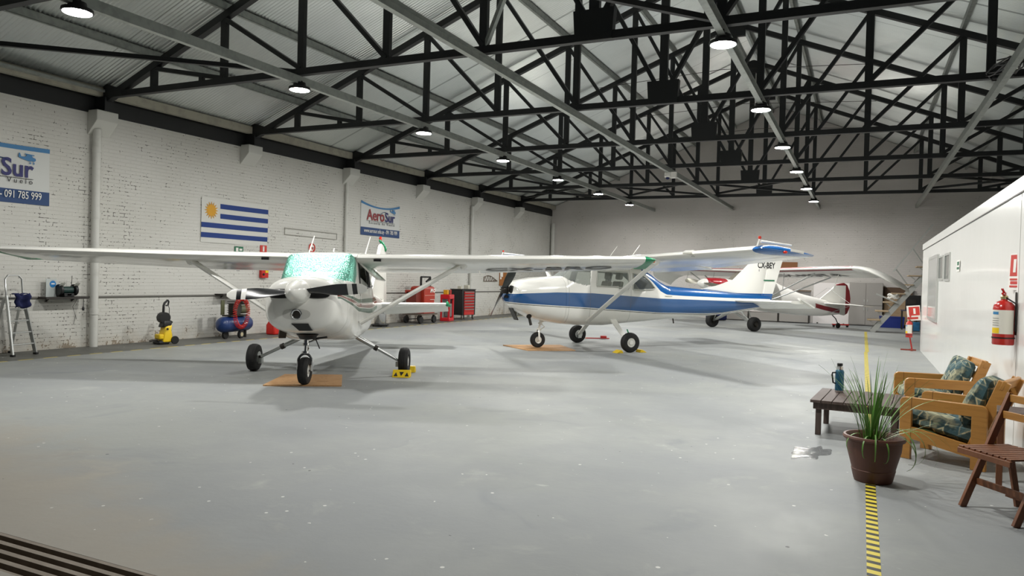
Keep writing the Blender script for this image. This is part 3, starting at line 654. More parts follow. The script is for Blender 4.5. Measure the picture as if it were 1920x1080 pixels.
win_g = glass('clear_cabin_glass', '#eef4f0', .12); fr2 = M_('grey_window_frame', '#b6b7b0', .4)
c2 = dict(X=-5.51, Y=16.735, deg=-130.7, roll=0, pitch=0, label='white and blue high-wing airplane seen from its left side, blue stripe along the fuselage',
    hull=[(2.47, 1.08, 1.42, .30, 2.4, 1), (2.44, 1.00, 1.46, .39, 2.5, 1), (2.36, .94, 1.50, .46, 2.6, 1), (2.2, .83, 1.545, .50, 2.7, 1), (1.9, .68, 1.60, .53, 2.8, 1), (1.5, .60, 1.63, .545, 2.9, 1), (1.25, .565, 1.645, .55, 3, 1), (1.0, .55, 1.80, .55, 3.4, .93), (.72, .535, 1.96, .55, 3.8, .88), (.14, .53, 2.0, .55, 3.8, .86), (-.42, .58, 1.98, .54, 3.8, .86), (-.9, .61, 1.90, .52, 3.4, .84), (-1.19, .63, 1.755, .49, 3.1, .82), (-1.4, .645, 1.62, .46, 2.9, .84), (-1.66, .66, 1.50, .43, 2.7, .88), (-1.85, .67, 1.475, .40, 2.6, .95), (-2.6, .72, 1.43, .32, 2.4, 1), (-3.78, .82, 1.34, .19, 2.2, 1), (-4.6, .92, 1.30, .10, 2.1, 1), (-5.05, 1.02, 1.28, .05, 2, 1)],
    firewall=1.27, body=p2, white=white_gloss, sol=True, fr=.016,
    windows=[('ws', [(1.245, 1.655), (1.18, 1.565), (1.0, 1.50), (.78, 1.455), (.68, 1.455), (.60, 1.86), (.72, 2.1), (1.3, 2.1)], 0, 'windscreen', win_g, None),
             ('d1', [(.50, 1.45), (.455, 1.79), (-.36, 1.765), (-.37, 1.41)], 1, 'door_window', win_g, fr2), ('d2', [(.50, 1.45), (.455, 1.79), (-.36, 1.765), (-.37, 1.41)], -1, 'door_window', win_g, fr2),
             ('r1', [(-.47, 1.38), (-.52, 1.75), (-.80, 1.715), (-1.0, 1.58), (-1.13, 1.42), (-1.06, 1.39), (-.75, 1.375)], 1, 'rear_window', win_g, fr2), ('r2', [(-.47, 1.38), (-.52, 1.75), (-.80, 1.715), (-1.0, 1.58), (-1.13, 1.42), (-1.06, 1.39), (-.75, 1.375)], -1, 'rear_window', win_g, fr2),
             ('bk', [(-1.2, 1.85), (-1.2, 1.70), (-1.62, 1.49), (-1.75, 1.6)], 0, 'back_window', win_g, None)],
    inlets=[('air_inlet', (2.475, .20, 1.33), .10, .085, black_plastic), ('air_inlet', (2.475, -.20, 1.33), .10, .085, black_plastic)],
    hub=(2.56, 0, 1.315), prop_ang=41, prop_L=.95, propmat=M_('dark_prop_paint', '#222522', .3, 0, .3), proptip=None, spinner=None,
    wt=.12, wing=[(.52, .50, 2.03, 1.60, 1.83), (2.6, .50, 2.075, 1.60, 1.91), (5.35, .36, 2.165, 1.34, 2.09)], tilt=0, flap_l=2.6, flapd=.10, wingmat=wing1, tipmat=tip2, tipup=.15, navf=.42, navz=-.03, navmat=red_lens, tipwand=True, lelight=3.73,
    strut=((.70, .54, .66), (.30, 2.52, 1.985)), strutmat=wing1, strt=.024,
    fin=[(-2.85, 1.42), (-3.30, 1.50), (-3.85, 1.67), (-4.36, 2.10), (-4.62, 2.34), (-4.98, 2.34), (-4.78, 1.25)], finmat=fin2, rudder=[(-4.80, 1.06), (-4.995, 2.34), (-5.50, 2.34), (-5.30, 1.75), (-5.15, 1.32), (-5.08, 1.06)],
    stab=[(.05, -3.72, 1.15, 1.15, 1.14), (1.60, -4.22, 1.165, .74, 1.15)], tailmat=wing1, elevmat=wing1, elevd=.42, horn=True,
    mains=dict(l=1.19, r=.22, w=.16, f0=.0, l0=.40, z0=.72, tube=False), nose=dict(f=1.69, r=.175, w=.13, base=.02, z1=.72, rake=.10, fork=False),
    antennas=[((-.25, -.28, 2.06), (-.48, -.22, 2.40), .009), ((-.25, .70, 2.08), (-.48, .76, 2.41), .009)], exhaust=((2.02, .20, .74), (1.98, .24, .54)),
    seatz=.98, seatmat=seat_grey, panelf=1.0, panelz=1.15)
pl2, xf2, H2 = cessna(c2)
m = MB(); m.bar(xf2((2.32, -.12, .90)), xf2((2.18, -.12, .64)), .22, .02); m.build('cowl_flap', dark_metal, pl2, smooth=0)
MB().lathe([(.055, 0), (.06, .01)], xf2((2.05, .27, .745)), (.2, .8, -.5), 18).build('exhaust_hole', black_plastic, pl2)
m = MB(); m.box(xf2((2.488, 0, 1.16)), (.03, .16, .05)); m.build('air_filter', black_plastic, pl2, smooth=0)
m = MB(); m.box((0, 0, 0), (.34, .004, .012)).xf(Matrix.Translation((-1.48, H2.y(-1.48, 1.235)+.004, 1.235))); m.build('name_plate', M_('brass_plate', '#8f8a66', .4, .5), pl2, smooth=0)
text_mb('CX-BEY', .215, .001, .004, .80).xf(basis((-4.60, .042, 2.005), (-1, 0, -.0), (0, 0, 1))).build('registration_letters', ink, pl2, smooth=0)
text_mb('CX-BEY', .215, .001, .004, .80).xf(basis((-5.22, -.042, 2.005), (1, 0, 0), (0, 0, 1))).build('registration_letters', ink, pl2, smooth=0)
m = MB(); m.bb((-5.19, .034, 1.665), (-4.82, .042, 1.70)); m.build('maker_band', green_card, pl2, smooth=0)
m = MB(); m.bb((-4.66, .036, 1.91), (-4.65, .042, 1.97)); m.build('fin_mark', ink, pl2, smooth=0)
MB().bar(xf2((-2.0, 0, .72)), xf2((-2.03, 0, .56)), .012, .03).build('belly_antenna', dark_metal, pl2, smooth=0)
m = MB(); m.bar((0, 1.06, .50), (-.02, 1.15, .34), .02, .02); m.build('brake_line', green_wrap, pl2)

# ---- third aircraft: white and red taildragger at the back
p3 = M_('white_red_paint', '#e8e6e1', .25, 0, .4); x, y, z = p3.xyz()
p3.paint(x.gt(.55)*z.gt(1.47+.0), '#a31f2a'); p3.paint(x.gt(.1)*x.lt(.56)*z.gt(1.52)*z.lt(1.62), '#a31f2a'); p3.paint(x.gt(.2)*z.lt(1.47)*z.gt(1.33)*x.lt(1.0), '#4c453c')
lowred = x.curve([(-5.6, .60), (-4.9, .64), (-4.2, .74), (-3.6, .85), (-3.0, .9)]); p3.paint(x.lt(-3.7)*z.lt(lowred+.10)*z.gt(lowred-.06), '#7d1b23')
fin3 = M_('white_red_fin_paint', '#ecebe6', .3, 0, .3); x, y, z = fin3.xyz(); lead = x*-1-4.05; fin3.paint((x.lt(-5.40)+z.gt(1.60)).mn(1.), '#8c1d26')
wing3 = M_('white_red_wing_paint', '#e4e2dd', .35, 0, .2); x, y, z = wing3.xyz(); wing3.paint(x.gt(-.37)*z.lt(2.5), '#8c2329'); wing3.paint(x.gt(-.262), '#e9e7e2')
pl3 = thing('light_aircraft', 'white and red high-wing taildragger airplane parked behind the blue one, by the back wall', 'airplane', (-4.02, 26.42, 0), R(-129.57))
idt = lambda v: Vector(v)
H3 = Hull([(1.22, 1.38, 1.70, .20, 2.2, 1), (1.15, 1.32, 1.74, .32, 2.4, 1), (.85, 1.20, 1.755, .40, 2.6, 1), (.5, 1.05, 1.74, .42, 2.8, 1), (.1, .82, 1.69, .43, 3, 1), (-.08, .78, 1.83, .43, 3.4, .95), (-.30, .74, 2.0, .43, 3.6, .9), (-1.0, .66, 1.98, .42, 3.4, .85), (-1.5, .60, 1.80, .40, 3, .8), (-2.1, .56, 1.56, .36, 2.6, .7), (-3.1, .48, 1.27, .26, 2.4, .8), (-4.2, .46, 1.08, .13, 2.2, 1), (-5.1, .52, .95, .04, 2, 1)])
g = H3.split(-5.1, 1.22, .04, 72, [('ws', [(.12, 1.70), (-.2, 1.62), (-.36, 1.62), (-.36, 2.1), (.2, 2.1)], 0), ('s1', [(-.45, 1.50), (-.45, 1.90), (-1.15, 1.86), (-1.55, 1.55)], 1), ('s2', [(-.45, 1.50), (-.45, 1.90), (-1.15, 1.86), (-1.55, 1.55)], -1)], idt)
g.pop(None).build('fuselage', p3, pl3)
for k, m in g.items(): m.build('windscreen' if k == 'ws' else 'side_window', glass('smoked_glass_'+k, '#b9b4a6', .35), pl3)
MB().lathe([(.17, -.06), (.17, 0), (.15, .1), (.10, .2), (.04, .27), (.002, .29)], (1.27, 0, 1.55), (1, 0, 0), 26).build('spinner', white_gloss, pl3)
m = MB()
for rg in blade(Vector((1.34, 0, 1.56)), R(174), .92, idt, None): m.loft(rg)
m.build('propeller', M_('grey_prop', '#8b887b', .35, .4), pl3, smooth=50)
for s in (1, -1):
    W3 = [(.0, -.22, 2.025, 1.45, 1.80), (4.6, -.24, 2.12, 1.45, 1.86)]
    w = wing_loft(W3, idt, s, 0, 1, t=.12, camber=.03).build('wing', wing3, pl3, smooth=40)
    tp = []
    for dl, sc, dz in ((0, 1, 0), (.25, .97, -.02), (.5, .90, -.09), (.72, .80, -.20), (.86, .66, -.32), (.93, .5, -.42)):
        tp.append([Vector((-.24-1.45*(1-sc)*.8-1.45*sc*x, s*(4.6+dl), 2.12-.26*x+1.45*z*(sc if dl < .9 else .2)+dz)) for x, z in foil(13, .12, .03)])
    MB().loft(tp).build('wing_tip', wing1, pl3, smooth=50)
    m = MB()
    for (fa, fb) in ((-.55, -.45), (-1.25, -.6)): m.tube([(fb, s*.42, .82), (fa, s*3.0, 1.95 if fa > -1 else 1.84)], .022, 8)
    st_ = m.build('wing_strut', alu, pl3)
    m = MB(); m.tube([(-.50, s*1.75, 1.40), (-.6, s*1.7, 1.95)], .012, 6); m.build('jury_strut', alu, st_)
    m = MB(); m.tube([(-.9, s*3.6, 1.93), (-.75, s*3.55, 1.45), (-.65, s*3.72, 1.62)], .014, 6); m.build('pitot_mast', white_gloss, w)
    ax = Vector((0, s*.98, .24)); m = MB(); hub_ = Vector((0, s*.02, .62))
    m.tube([(.25, s*.38, .84), ax], .02, 8); m.tube([(-.35, s*.36, .76), ax], .018, 8); m.tube([hub_, ax], .045, 10); m.tube([(-.05, s*.36, .80), ax.lerp(hub_, .4)], .014, 6); m.build('main_gear_leg', alu, pl3)
    tyre(ax+Vector((0, s*.06, 0)), .24, .22, (0, 1, 0), pl3, 'main_wheel', dark_metal)
    wing_loft([(.05, -4.20, .93, 1.05, .90), (1.1, -4.32, .92, .90, .88), (1.5, -4.55, .90, .55, .88)], idt, s, 0, 1, t=.06, camber=0).build('tailplane', wing1, pl3, smooth=35)
    m = MB(); m.tube([(-4.5, s*.06, .56), (-4.55, s*1.0, .89)], .010, 6); m.tube([(-4.5, s*.03, 1.5), (-4.55, s*1.0, .93)], .006, 5); m.build('tail_brace', alu, pl3)
def slab3(poly, t, name, mat):
    rings = [[Vector((p[0], yy, p[1])) for p in poly] for yy in (-t/2, t/2)]; return MB().loft(rings).build(name, mat, pl3, smooth=30)
slab3([(-4.05, 1.06), (-4.6, 1.40), (-4.95, 1.64), (-5.08, 1.66), (-5.08, .90)], .05, 'fin', fin3)
slab3([(-5.09, .52), (-5.09, 1.67), (-5.30, 1.70), (-5.48, 1.62), (-5.60, 1.40), (-5.66, 1.12), (-5.64, .80), (-5.52, .56), (-5.35, .48)], .05, 'rudder', fin3)
tyre(Vector((-5.08, 0, .10)), .10, .07, (0, 1, 0), pl3, 'tail_wheel', dark_metal)
MB().tube([(-4.75, 0, .50), (-4.95, 0, .36), (-5.02, 0, .24), (-5.08, .05, .10)], .018, 8).build('tail_spring', dark_metal, pl3)
st3 = [(.3, -.22, 2.03, 1.45, 1.80), (4.6, -.24, 2.12, 1.45, 1.86)]
def under3(v):
    x = (.22+.0)*0+min(.97, max(.05, .72-v[1]/1.45)); q = at_l(st3, v[0]); t_ = 5*.12*(.2969*sqrt(x)-.126*x-.3516*x*x+.2843*x**3-.1036*x**4); cm = .03*(1-((x-.4)/.6)**2) if x > .4 else .03*(1-((x-.4)/.4)**2)
    return Vector((q[1]-q[3]*x, v[0], q[2]+(q[4]-q[2])*x+q[3]*(cm-t_)-.01-(.002 if v[2] <= 0 else 0)))
t = text_mb('CX-HGT-R', .62, .0005, .012, .95); t.v = [tuple(under3((.85+v[0], v[1], v[2]))) for v in t.v]; t.build('registration_letters', ink, pl3, smooth=0)
# ================================================================== ALONG THE LEFT WALL
WX = XL+.005
LW = lambda y, z, off=0: (XL+off, y, z)           # a point on the left wall
lw_basis = lambda y, z, off=.0: basis((XL+off, y, z), (0, 1, 0), (0, 0, 1))
PC = white_pipe
def downpipe(X, y, z0, z1, lab, r=.075):
    t = thing('downpipe', lab, 'pipe', (X, y, 0), 0, 'white downpipes on the walls')
    MB().cyl((0, 0, z0), (0, 0, z1), r, n=20).build('pipe', PC, t)
    for z in (z0+.7, 2.6, 3.9):
        MB().lathe([(r+.012, -.06), (r+.012, .06)], (0, 0, z), (0, 0, 1), 20).build('pipe_collar', PC, t)
    if z1 > 4.3: MB().tube([(0, 0, z1-.05), (0, 0, z1+.08), (-.015, .06, z1+.20), (-.01, .14, z1+.30)], r*.95, 14).build('pipe_elbow', galv_pale, t)
    return t
downpipe(XL+.115, TY[1]-.10, .0, 4.30, 'white painted downpipe below the first corbel, left of the flag')
downpipe(XL+.07, TY[3]-.1, .0, 4.25, 'thin white downpipe on the wall between the flag and the small banner', .045)
downpipe(XL+.09, TY[5]-.28, .0, 4.30, 'white downpipe on the left wall above the black tool cabinet', .06)
downpipe(XL+.14, YB-.12, .0, 4.25, 'white downpipe in the back left corner', .10)
m = MB(); m.tube([LW(YF, .99, .025), LW(YB-.3, .975, .025)], .018, 8); o = m.build('wall_conduit', M_('grey_conduit', '#6e6c66', .5), None); tag(o, 'grey conduit running along the left wall at bench height', 'pipe')
m = MB(); m.tube([LW(15.2, 2.74, .02), LW(17.35, 2.72, .02), LW(17.35, 2.55, .02), LW(15.2, 2.57, .02)], .012, 6, closed=True); o = m.build('opening_outline', M_('pale_outline', '#a3a29a', .6), None); tag(o, 'pale rectangular outline fixed on the brick wall right of the flag', 'outline')  # outline of a closed-off opening in the brick, added as a thin raised tube

# --- banners and flag
ban_white = M_('banner_cloth', '#c9cbc8', .6); ban_blue = M_('banner_light_blue', '#3e78a8', .6); ban_navy = M_('banner_navy', '#1f3f6e', .6)
def plane_logo(s):
    m = MB(); P = [(0, .24), (.03, .48), (.09, .48), (.16, .29), (.40, .31), (.47, .42), (.74, .42), (.82, .31), (.97, .27), (1.0, .18), (.94, .10), (.55, .08), (.2, .17)]
    m.prism([(a*s, b*s) for a, b in P], lambda a, b: (a, b, .0), lambda a, b: (a, b, .003))
    m.prism([(a*s, b*s) for a, b in ((.36, .43), (.90, .41), (.90, .46), (.38, .49))], lambda a, b: (a, b, .0004), lambda a, b: (a, b, .0034))
    for q in (.66, .86):
        m.prism([(q*s+dx_*s, dz_*s) for dx_, dz_ in ((-.01, .12), (.02, .12), (.03, -.02), (.0, -.02))], lambda a, b: (a, b, .0004), lambda a, b: (a, b, .0034))
        m.prism([(q*s+.015*s+.05*s*cos(2*pi*k/8), -.03*s+.05*s*sin(2*pi*k/8)) for k in range(8)], lambda a, b: (a, b, .0006), lambda a, b: (a, b, .0036))
    return m
def banner(y0, y1, z0, z1, lab, sag):
    t = thing('wall_banner', lab, 'banner', (XL+.012, (y0+y1)/2, z0)); w, h = y1-y0, z1-z0
    def P(u, v, off=0.): return (off+.012*sin(u*7)*(1-v), -w/2+u*w, v*h-(sag*4*u*(1-u))*v**3)
    MB().sheet(lambda u, v: P(u, v), 16, 8).build('cloth', ban_white, t, smooth=60)
    MB().sheet(lambda u, v: P(u, .925+.075*v, .006), 16, 2).build('top_band', ban_blue, t, smooth=60)
    MB().sheet(lambda u, v: P(u, .0+.235*v, .006), 16, 2).build('bottom_band', ban_navy, t, smooth=60)
    L = lambda y, z: basis((.0195, y, z), (0, 1, 0), (0, 0, 1))
    hh = h
    def fit(s, width, **k):
        m = text_mb(s, 1, **k); xs = [v[0] for v in m.v]; sc = width/(max(xs)-min(xs)); return m, sc
    for s, x0, x1, z, mt in (('Aero', -.36, .09, .46, maroon_ink), ('Sur', .10, .36, .46, navy_ink)):
        m, sc = fit(s, (x1-x0)*w, bold=.02); m.xf(L(x0*w, z*h) @ Matrix.Diagonal((sc, sc*1.05*1., 1, 1))); m.build('lettering', mt, t, smooth=0)
    MB().bb((.017, -.37*w, .425*h), (.021, .36*w, .433*h)).build('rule_line', ink, t, smooth=0)
    m, sc = fit('E s c u e l a   d e   V u e l o', .66*w); m.xf(L(-.31*w, .345*h) @ Matrix.Diagonal((sc, sc*.95, 1, 1))); m.build('lettering', ink, t, smooth=0)
    m, sc = fit('www.aerosur.edu.uy - 091 785 999', .86*w); x1 = max(v[0] for v in m.v)
    for s, right in (('www.aerosur.edu.uy -', False), ('091 785 999', True)):
        m = text_mb(s, 1); dx = x1-max(v[0] for v in m.v) if right else 0
        m.xf(L(-.43*w, .085*h) @ Matrix.Diagonal((sc, sc*1.45, 1, 1)) @ Matrix.Translation((dx, 0, .004))); m.build('phone_number' if right else 'web_address', white_card, t, smooth=0)
    MB().tube([(.017, w*(-.05+.2*u), h*(.62+.12*sin(u*2.2))) for u in [k/8 for k in range(9)]], .008, 5).build('swoosh_line', ban_navy, t)
    plane_logo(.145*w).xf(L(.235*w, .715*h)).build('plane_emblem', ban_blue, t, smooth=0)
    return t
banner(6.72, 8.91, 2.70, 3.76, 'white and blue flying school banner cut by the left edge of the picture', .02)
banner(18.48, 20.56, 2.77, 3.82, 'smaller looking white and blue flying school banner, right of the flag', .14)
flag_w = M_('flag_white', '#cfcfc9', .75); flag_b = M_('flag_blue', '#1e3a7c', .75); sun_m = M_('flag_sun', '#d29a2b', .7)
t = thing('wall_flag', 'white flag with four blue stripes and a yellow sun, pinned on the left brick wall', 'flag', (XL+.012, 13.52, 2.22)); w, h = 2.12, 1.05
def PF(u, v, off=0.): return (off+.012*sin(u*6+v*2), -w/2+u*w, v*h)
MB().sheet(lambda u, v: PF(u, v), 16, 8).build('cloth', flag_w, t, smooth=60)
for a, b, u0 in ((1, 2, 0), (3, 4, 0), (5, 6, .265), (7, 8, .265)):
    MB().sheet(lambda u, v: PF(u0+(1-u0)*u, (a+(b-a)*v)/9, .006), 16, 2).build('blue_stripe', flag_b, t, smooth=60)
m = MB(); cu_, cv = -w/2+.133*w, h*.72
pts = []
for k in range(32): r_ = .205 if k % 2 == 0 else .12; pts.append((cu_+r_*sin(2*pi*k/32), cv+r_*cos(2*pi*k/32)))
m.prism(pts, lambda a, b: (.018, a, b), lambda a, b: (.022, a, b)); m.build('sun_emblem', sun_m, t, smooth=0)

# --- signs on the left wall
def sign(name, lab, cat, y0, y1, z0, z1, mat, deco, axis=('L',)):
    t = thing(name, lab, cat, (XL+.012, (y0+y1)/2, (z0+z1)/2)); w, h = y1-y0, z1-z0
    MB().box((0, 0, 0), (.008, w, h)).build('plate', mat, t, smooth=0); deco(t, w, h); return t
def d_exit(t, w, h):
    m = MB(); m.box((.006, -w*.22, 0), (.004, w*.28, h*.6)); m.box((.006, w*.2, 0), (.004, w*.32, h*.35)); m.build('pictogram', white_card, t, smooth=0)
def d_fire(t, w, h):
    m = MB(); m.box((.006, -w*.0, .02), (.004, w*.24, h*.6)); m.box((.006, w*.0, .36*h), (.004, w*.12, h*.14)); m.build('pictogram', white_card, t, smooth=0)
sign('exit_sign', 'small green exit sign under the flag, just above the near wing', 'sign', 13.49, 13.77, 2.02, 2.17, green_card, d_exit)
sign('fire_sign', 'small red fire sign just right of the green exit sign', 'sign', 14.34, 14.57, 2.02, 2.24, red_card, d_fire)
t = thing('no_smoking_sign', 'round red and white no smoking sign between the two roof antennas of the near plane', 'sign', (XL+.012, 16.29, 2.26))
MB().lathe([(.14, 0), (.14, .006), (.001, .006)], (0, 0, 0), (1, 0, 0), 28).build('plate', white_card, t)
m = MB(); m.tube([(.008, .115*cos(2*pi*k/24), .115*sin(2*pi*k/24)) for k in range(24)], .02, 6, closed=True); m.bar((.008, -.08, .08), (.008, .08, -.08), .03, .008, (1, 0, 0)); m.build('red_ring', red_card, t)
MB().box((.009, 0, 0), (.004, .15, .03)).build('cigarette', ink, t, smooth=0)
t = thing('alarm_box', 'small red fire alarm box on the left wall above the petrol can', 'alarm', (XL+.005, 14.45, 1.52))
MB().box((.045, 0, 0), (.09, .24, .22)).build('box', red_plastic, t, bevel=.012); MB().box((.095, .05, .05), (.012, .1, .06)).build('yellow_label', yellow_plastic, t, smooth=0); MB().lathe([(.03, 0), (.03, .02), (.001, .022)], (.09, -.06, -.02), (1, 0, 0), 14).build('push_button', black_plastic, t)

# --- grinder shelf
def shelf(y0, y1, z, lab, dep=.28):
    t = thing('wall_shelf', lab, 'shelf', (XL+.01, (y0+y1)/2, z)); w = y1-y0
    MB().box((dep/2, 0, -.02), (dep, w, .04)).build('board', M_('dark_shelf_wood', '#26211d', .6), t, smooth=0, bevel=.004)
    for s in (-1, 1): m = MB(); m.bar((.0, s*w*.3, -.09), (dep*.4, s*w*.3, -.03), .015, .015); m.bar((.012, s*w*.3, -.10), (.012, s*w*.3, -.02), .02, .01); m.build('shelf_bracket', dark_metal, t, smooth=0)
    return t
shelf(8.72, 9.55, 1.0, 'dark wall shelf beside the stepladder, carrying a bench grinder'); shelf(12.9, 13.85, 1.02, 'dark wall shelf above the blue air compressor')
t = thing('bench_grinder', 'dark green twin-wheel bench grinder on the shelf beside the stepladder', 'tool', (XL+.16, 9.19, 1.0))
gm = M_('grinder_green', '#183330', .4); MB().tube([(0, -.10, .13), (0, .10, .13)], .068, 20).build('motor_housing', gm, t); MB().box((0, 0, .035), (.16, .2, .07)).build('base', black_plastic, t, bevel=.01)
for s in (-1, 1):
    MB().lathe([(.10, -.03), (.11, -.02), (.11, .02), (.10, .03), (.001, .03)], (0, s*.145, .13), (0, 1, 0), 24).build('wheel_guard', black_plastic, t)
    MB().bar((.06, s*.145, .21), (.12, s*.145, .27), .09, .004).build('eye_shield', lens_clear, t, smooth=0)
MB().box((.075, .0, .04), (.01, .08, .03)).build('switch_plate', red_plastic, t, smooth=0)
MB().tube([(-.02, .1, .16), (-.03, .12, .40)], .006, 6).build('tool_rest_rod', dark_metal, t)
t = thing('safety_board', 'clear safety board with a round blue sign, standing on the grinder shelf', 'sign', (XL+.10, 8.925, 1.0), R(8))
MB().box((0, 0, .17), (.006, .22, .34)).build('panel', M_('frosted_panel', '#b9bfbd', .25), t, smooth=0); MB().lathe([(.065, 0), (.065, .004), (.001, .004)], (.004, .03, .24), (1, 0, 0), 26).build('blue_disc', M_('safety_blue', '#2277b8', .5), t); MB().box((.009, .03, .245), (.003, .07, .022)).build('pictogram', white_card, t, smooth=0)
m = MB(); m.tube([(XL+.2, 9.50, .98), (XL+.2, 9.50, .80)], .006, 5); m.lathe([(.02, 0), (.022, .05), (.012, .07)], (XL+.2, 9.50, .73), (0, 0, 1), 12); m.tube([(XL+.1, 9.45, .96), (XL+.03, 9.40, .8), (XL+.03, 9.46, .62), (XL+.03, 9.42, .45)], .004, 5); o = m.build('power_cord', black_plastic, None); tag(o, 'black power cord dangling from the grinder shelf', 'cord')

# --- stepladder with a blue cloth
t = thing('stepladder', 'aluminium stepladder leaning by the left wall at the picture edge', 'ladder', (-13.33, 8.10, 0), R(14)); t.scale = (1, 1, .89)
zt_l, hwb, hwt = 1.18, .24, .17
for s in (-1, 1):
    m = MB(); m.bar((.10, s*hwb, 0), (-.12, s*hwt, zt_l), .03, .06); m.build('front_rail', alu, t, smooth=0, bevel=.004)
    m = MB(); m.bar((-.42, s*hwb*.95, 0), (-.16, s*hwt, zt_l-.06), .022, .04); m.build('rear_rail', alu, t, smooth=0)
    for x in ((.10), (-.42)): MB().box((x, s*hwb*(1 if x > 0 else .95), .02), (.07, .05, .04)).build('rubber_foot', black_plastic, t, smooth=0)
for z in (.22, .45, .68, .91):
    u = z/zt_l; MB().box((.10-.22*u-.02, 0, z), (.09, 2*(hwb+(hwt-hwb)*u)-.02, .025)).build('step', alu, t, smooth=0, bevel=.004)
m = MB(); m.tube([(-.12, hwt, zt_l-.02), (-.15, hwt, 1.50), (-.16, hwt-.06, 1.57), (-.16, -hwt+.06, 1.57), (-.15, -hwt, 1.50), (-.12, -hwt, zt_l-.02)], .016, 10); m.build('hand_hoop', alu, t)
MB().box((-.15, 0, zt_l-.05), (.18, .30, .02)).build('platform', alu, t, smooth=0)
m = MB(); rr = random.Random(4)
m.sheet(lambda u, v: (.02+.03*sin(9*v)+.02*sin(11*u)+.05*v, -.135+.27*v, .94+.27*u+.02*sin(8*v)), 8, 12); m.sheet(lambda u, v: (-.06+.08*u, -.135+.27*v, 1.215+.012*sin(9*v)), 3, 12)
o = m.build('blue_rag', navy_cloth, None, smooth=60); so = o.modifiers.new('thick', 'SOLIDIFY'); so.thickness = .012; o.location = (-13.33, 8.10, 0); o.rotation_euler = (0, 0, R(14)); o.scale = (1, 1, .89); tag(o, 'dark blue cloth hanging over the top of the stepladder', 'cloth')

# --- yellow pressure washer
t = thing('pressure_washer', 'yellow and black pressure washer standing by the left wall', 'pressure washer', (-13.22, 11.0, 0), R(-8)); t.scale = (.82, .78, .77)
m = MB(); m.loft([[Vector((x*sc, y*sc2+off, z)) for x, y in ((-.13, -.13), (.13, -.13), (.15, .0), (.13, .13), (-.13, .13))] for z, sc, sc2, off in ((.06, 1., 1.0, 0), (.25, 1.05, .92, .02), (.38, .9, .72, .03), (.50, .8, .78, .05), (.56, .5, .4, .08))]); m.build('body', yellow_plastic, t, bevel=.02, smooth=40)
MB().box((-.02, -.09, .05), (.30, .30, .10)).build('base', black_plastic, t, bevel=.03)
MB().box((.0, -.15, .21), (.24, .14, .14)).build('front_cover', yellow_plastic, t, bevel=.03)
for s in (-1, 1): MB().lathe([(.04, -.025), (.105, -.025), (.11, 0), (.105, .025), (.04, .025)], (s*.15, .20, .11), (1, 0, 0), 24).build('wheel', black_plastic, t)
MB().lathe([(.05, -.09), (.15, -.085), (.155, 0), (.15, .085), (.05, .09)], (.0, -.04, .72), (1, 0, 0), 28).build('hose_reel', black_plastic, t)
MB().loft([[Vector((x*sc, y*sc+oy, z)) for x, y in ((-.1, -.1), (.1, -.1), (.1, .1), (-.1, .1))] for z, sc, oy in ((.46, 1.1, -.03), (.56, 1.2, .03), (.66, .9, .0))]).build('reel_support', black_plastic, t, bevel=.03, smooth=40)
m = MB(); m.tube([(0, .13, .30), (0, .12, .55), (0, .17, .62)], .06, 10); m.build('rear_spine', black_plastic, t)
m = MB(); m.tube([(0, -.05, .80), (0, -.045, 1.05), (0, -.02, 1.12), (0, .07, 1.20)], [.032, .03, .03, .025], 10); m.tube([(0, .07, 1.20), (0, .10, 1.16), (0, .08, 1.06), (0, .02, 1.05)], .022, 8); m.build('handle', black_plastic, t)
MB().tube([(.03, .06, 1.05), (.03, .10, .98), (.03, .10, .80), (.03, .05, .66)], .008, 6).build('lance_cable', black_plastic, t)
MB().lathe([(.03, 0), (.03, .02), (.001, .022)], (.16, -.03, .42), (1, 0, 0), 14).build('dial', black_plastic, t)
MB().tube([(.02, -.22, .12), (.02, -.34, .13), (-.02, -.42, .10)], .03, 8).build('pump_outlet', dark_metal, t)

# --- blue compressor
t = thing('air_compressor', 'blue tank air compressor with a red coiled hose by the left wall', 'compressor', (-13.28, 12.98, 0), R(10))
MB().lathe([(.001, -.56), (.09, -.55), (.155, -.50), (.18, -.43), (.18, .43), (.155, .50), (.09, .55), (.001, .56)], (0, 0, .33), (0, 1, 0), 32, False).build('tank', blue_paint, t)
MB().box((.186, .16, .35), (.004, .16, .03)).build('maker_plate', white_card, t, smooth=0)
MB().lathe([(.02, 0), (.02, .012)], (.16, -.38, .36), (1, 0, 0), 10).build('drain_plug', chrome, t)
MB().box((0, .0, .53), (.24, .62, .03)).build('deck', dark_metal, t, smooth=0)
om = M_('olive_motor', '#5d5f45', .5)
MB().tube([(0, .12, .66), (0, .42, .66)], .10, 20).build('motor', om, t); MB().tube([(0, .22, .82), (0, .46, .82)], .05, 14).build('intake_pipe', dark_metal, t)
m = MB(); m.box((0, -.02, .68), (.2, .18, .26)); [m.box((0, -.02, .60+.05*k), (.24, .22, .012)) for k in range(6)]; m.build('pump_head', dark_metal, t, smooth=0)
MB().lathe([(.03, -.02), (.15, -.02), (.155, 0), (.15, .02), (.03, .02)], (.13, -.10, .70), (1, 0, 0), 24).build('flywheel_guard', M_('dark_guard', '#2a2b26', .5), t)
MB().box((-.1, -.32, .72), (.02, .12, .34)).build('belt_cover', om, t, smooth=0)
for y in (-.34, .0): MB().lathe([(.03, -.03), (.09, -.03), (.095, 0), (.09, .03), (.03, .03)], (.17 if y > -.1 else .0, y, .095), (1, 0, 0), 24).build('wheel', rubber, t)
MB().lathe([(.001, -.034), (.05, -.034), (.05, .034), (.001, .034)], (.17, 0, .095), (1, 0, 0), 18).build('wheel_hub', M_('cream_hub', '#b3a98a', .5), t)
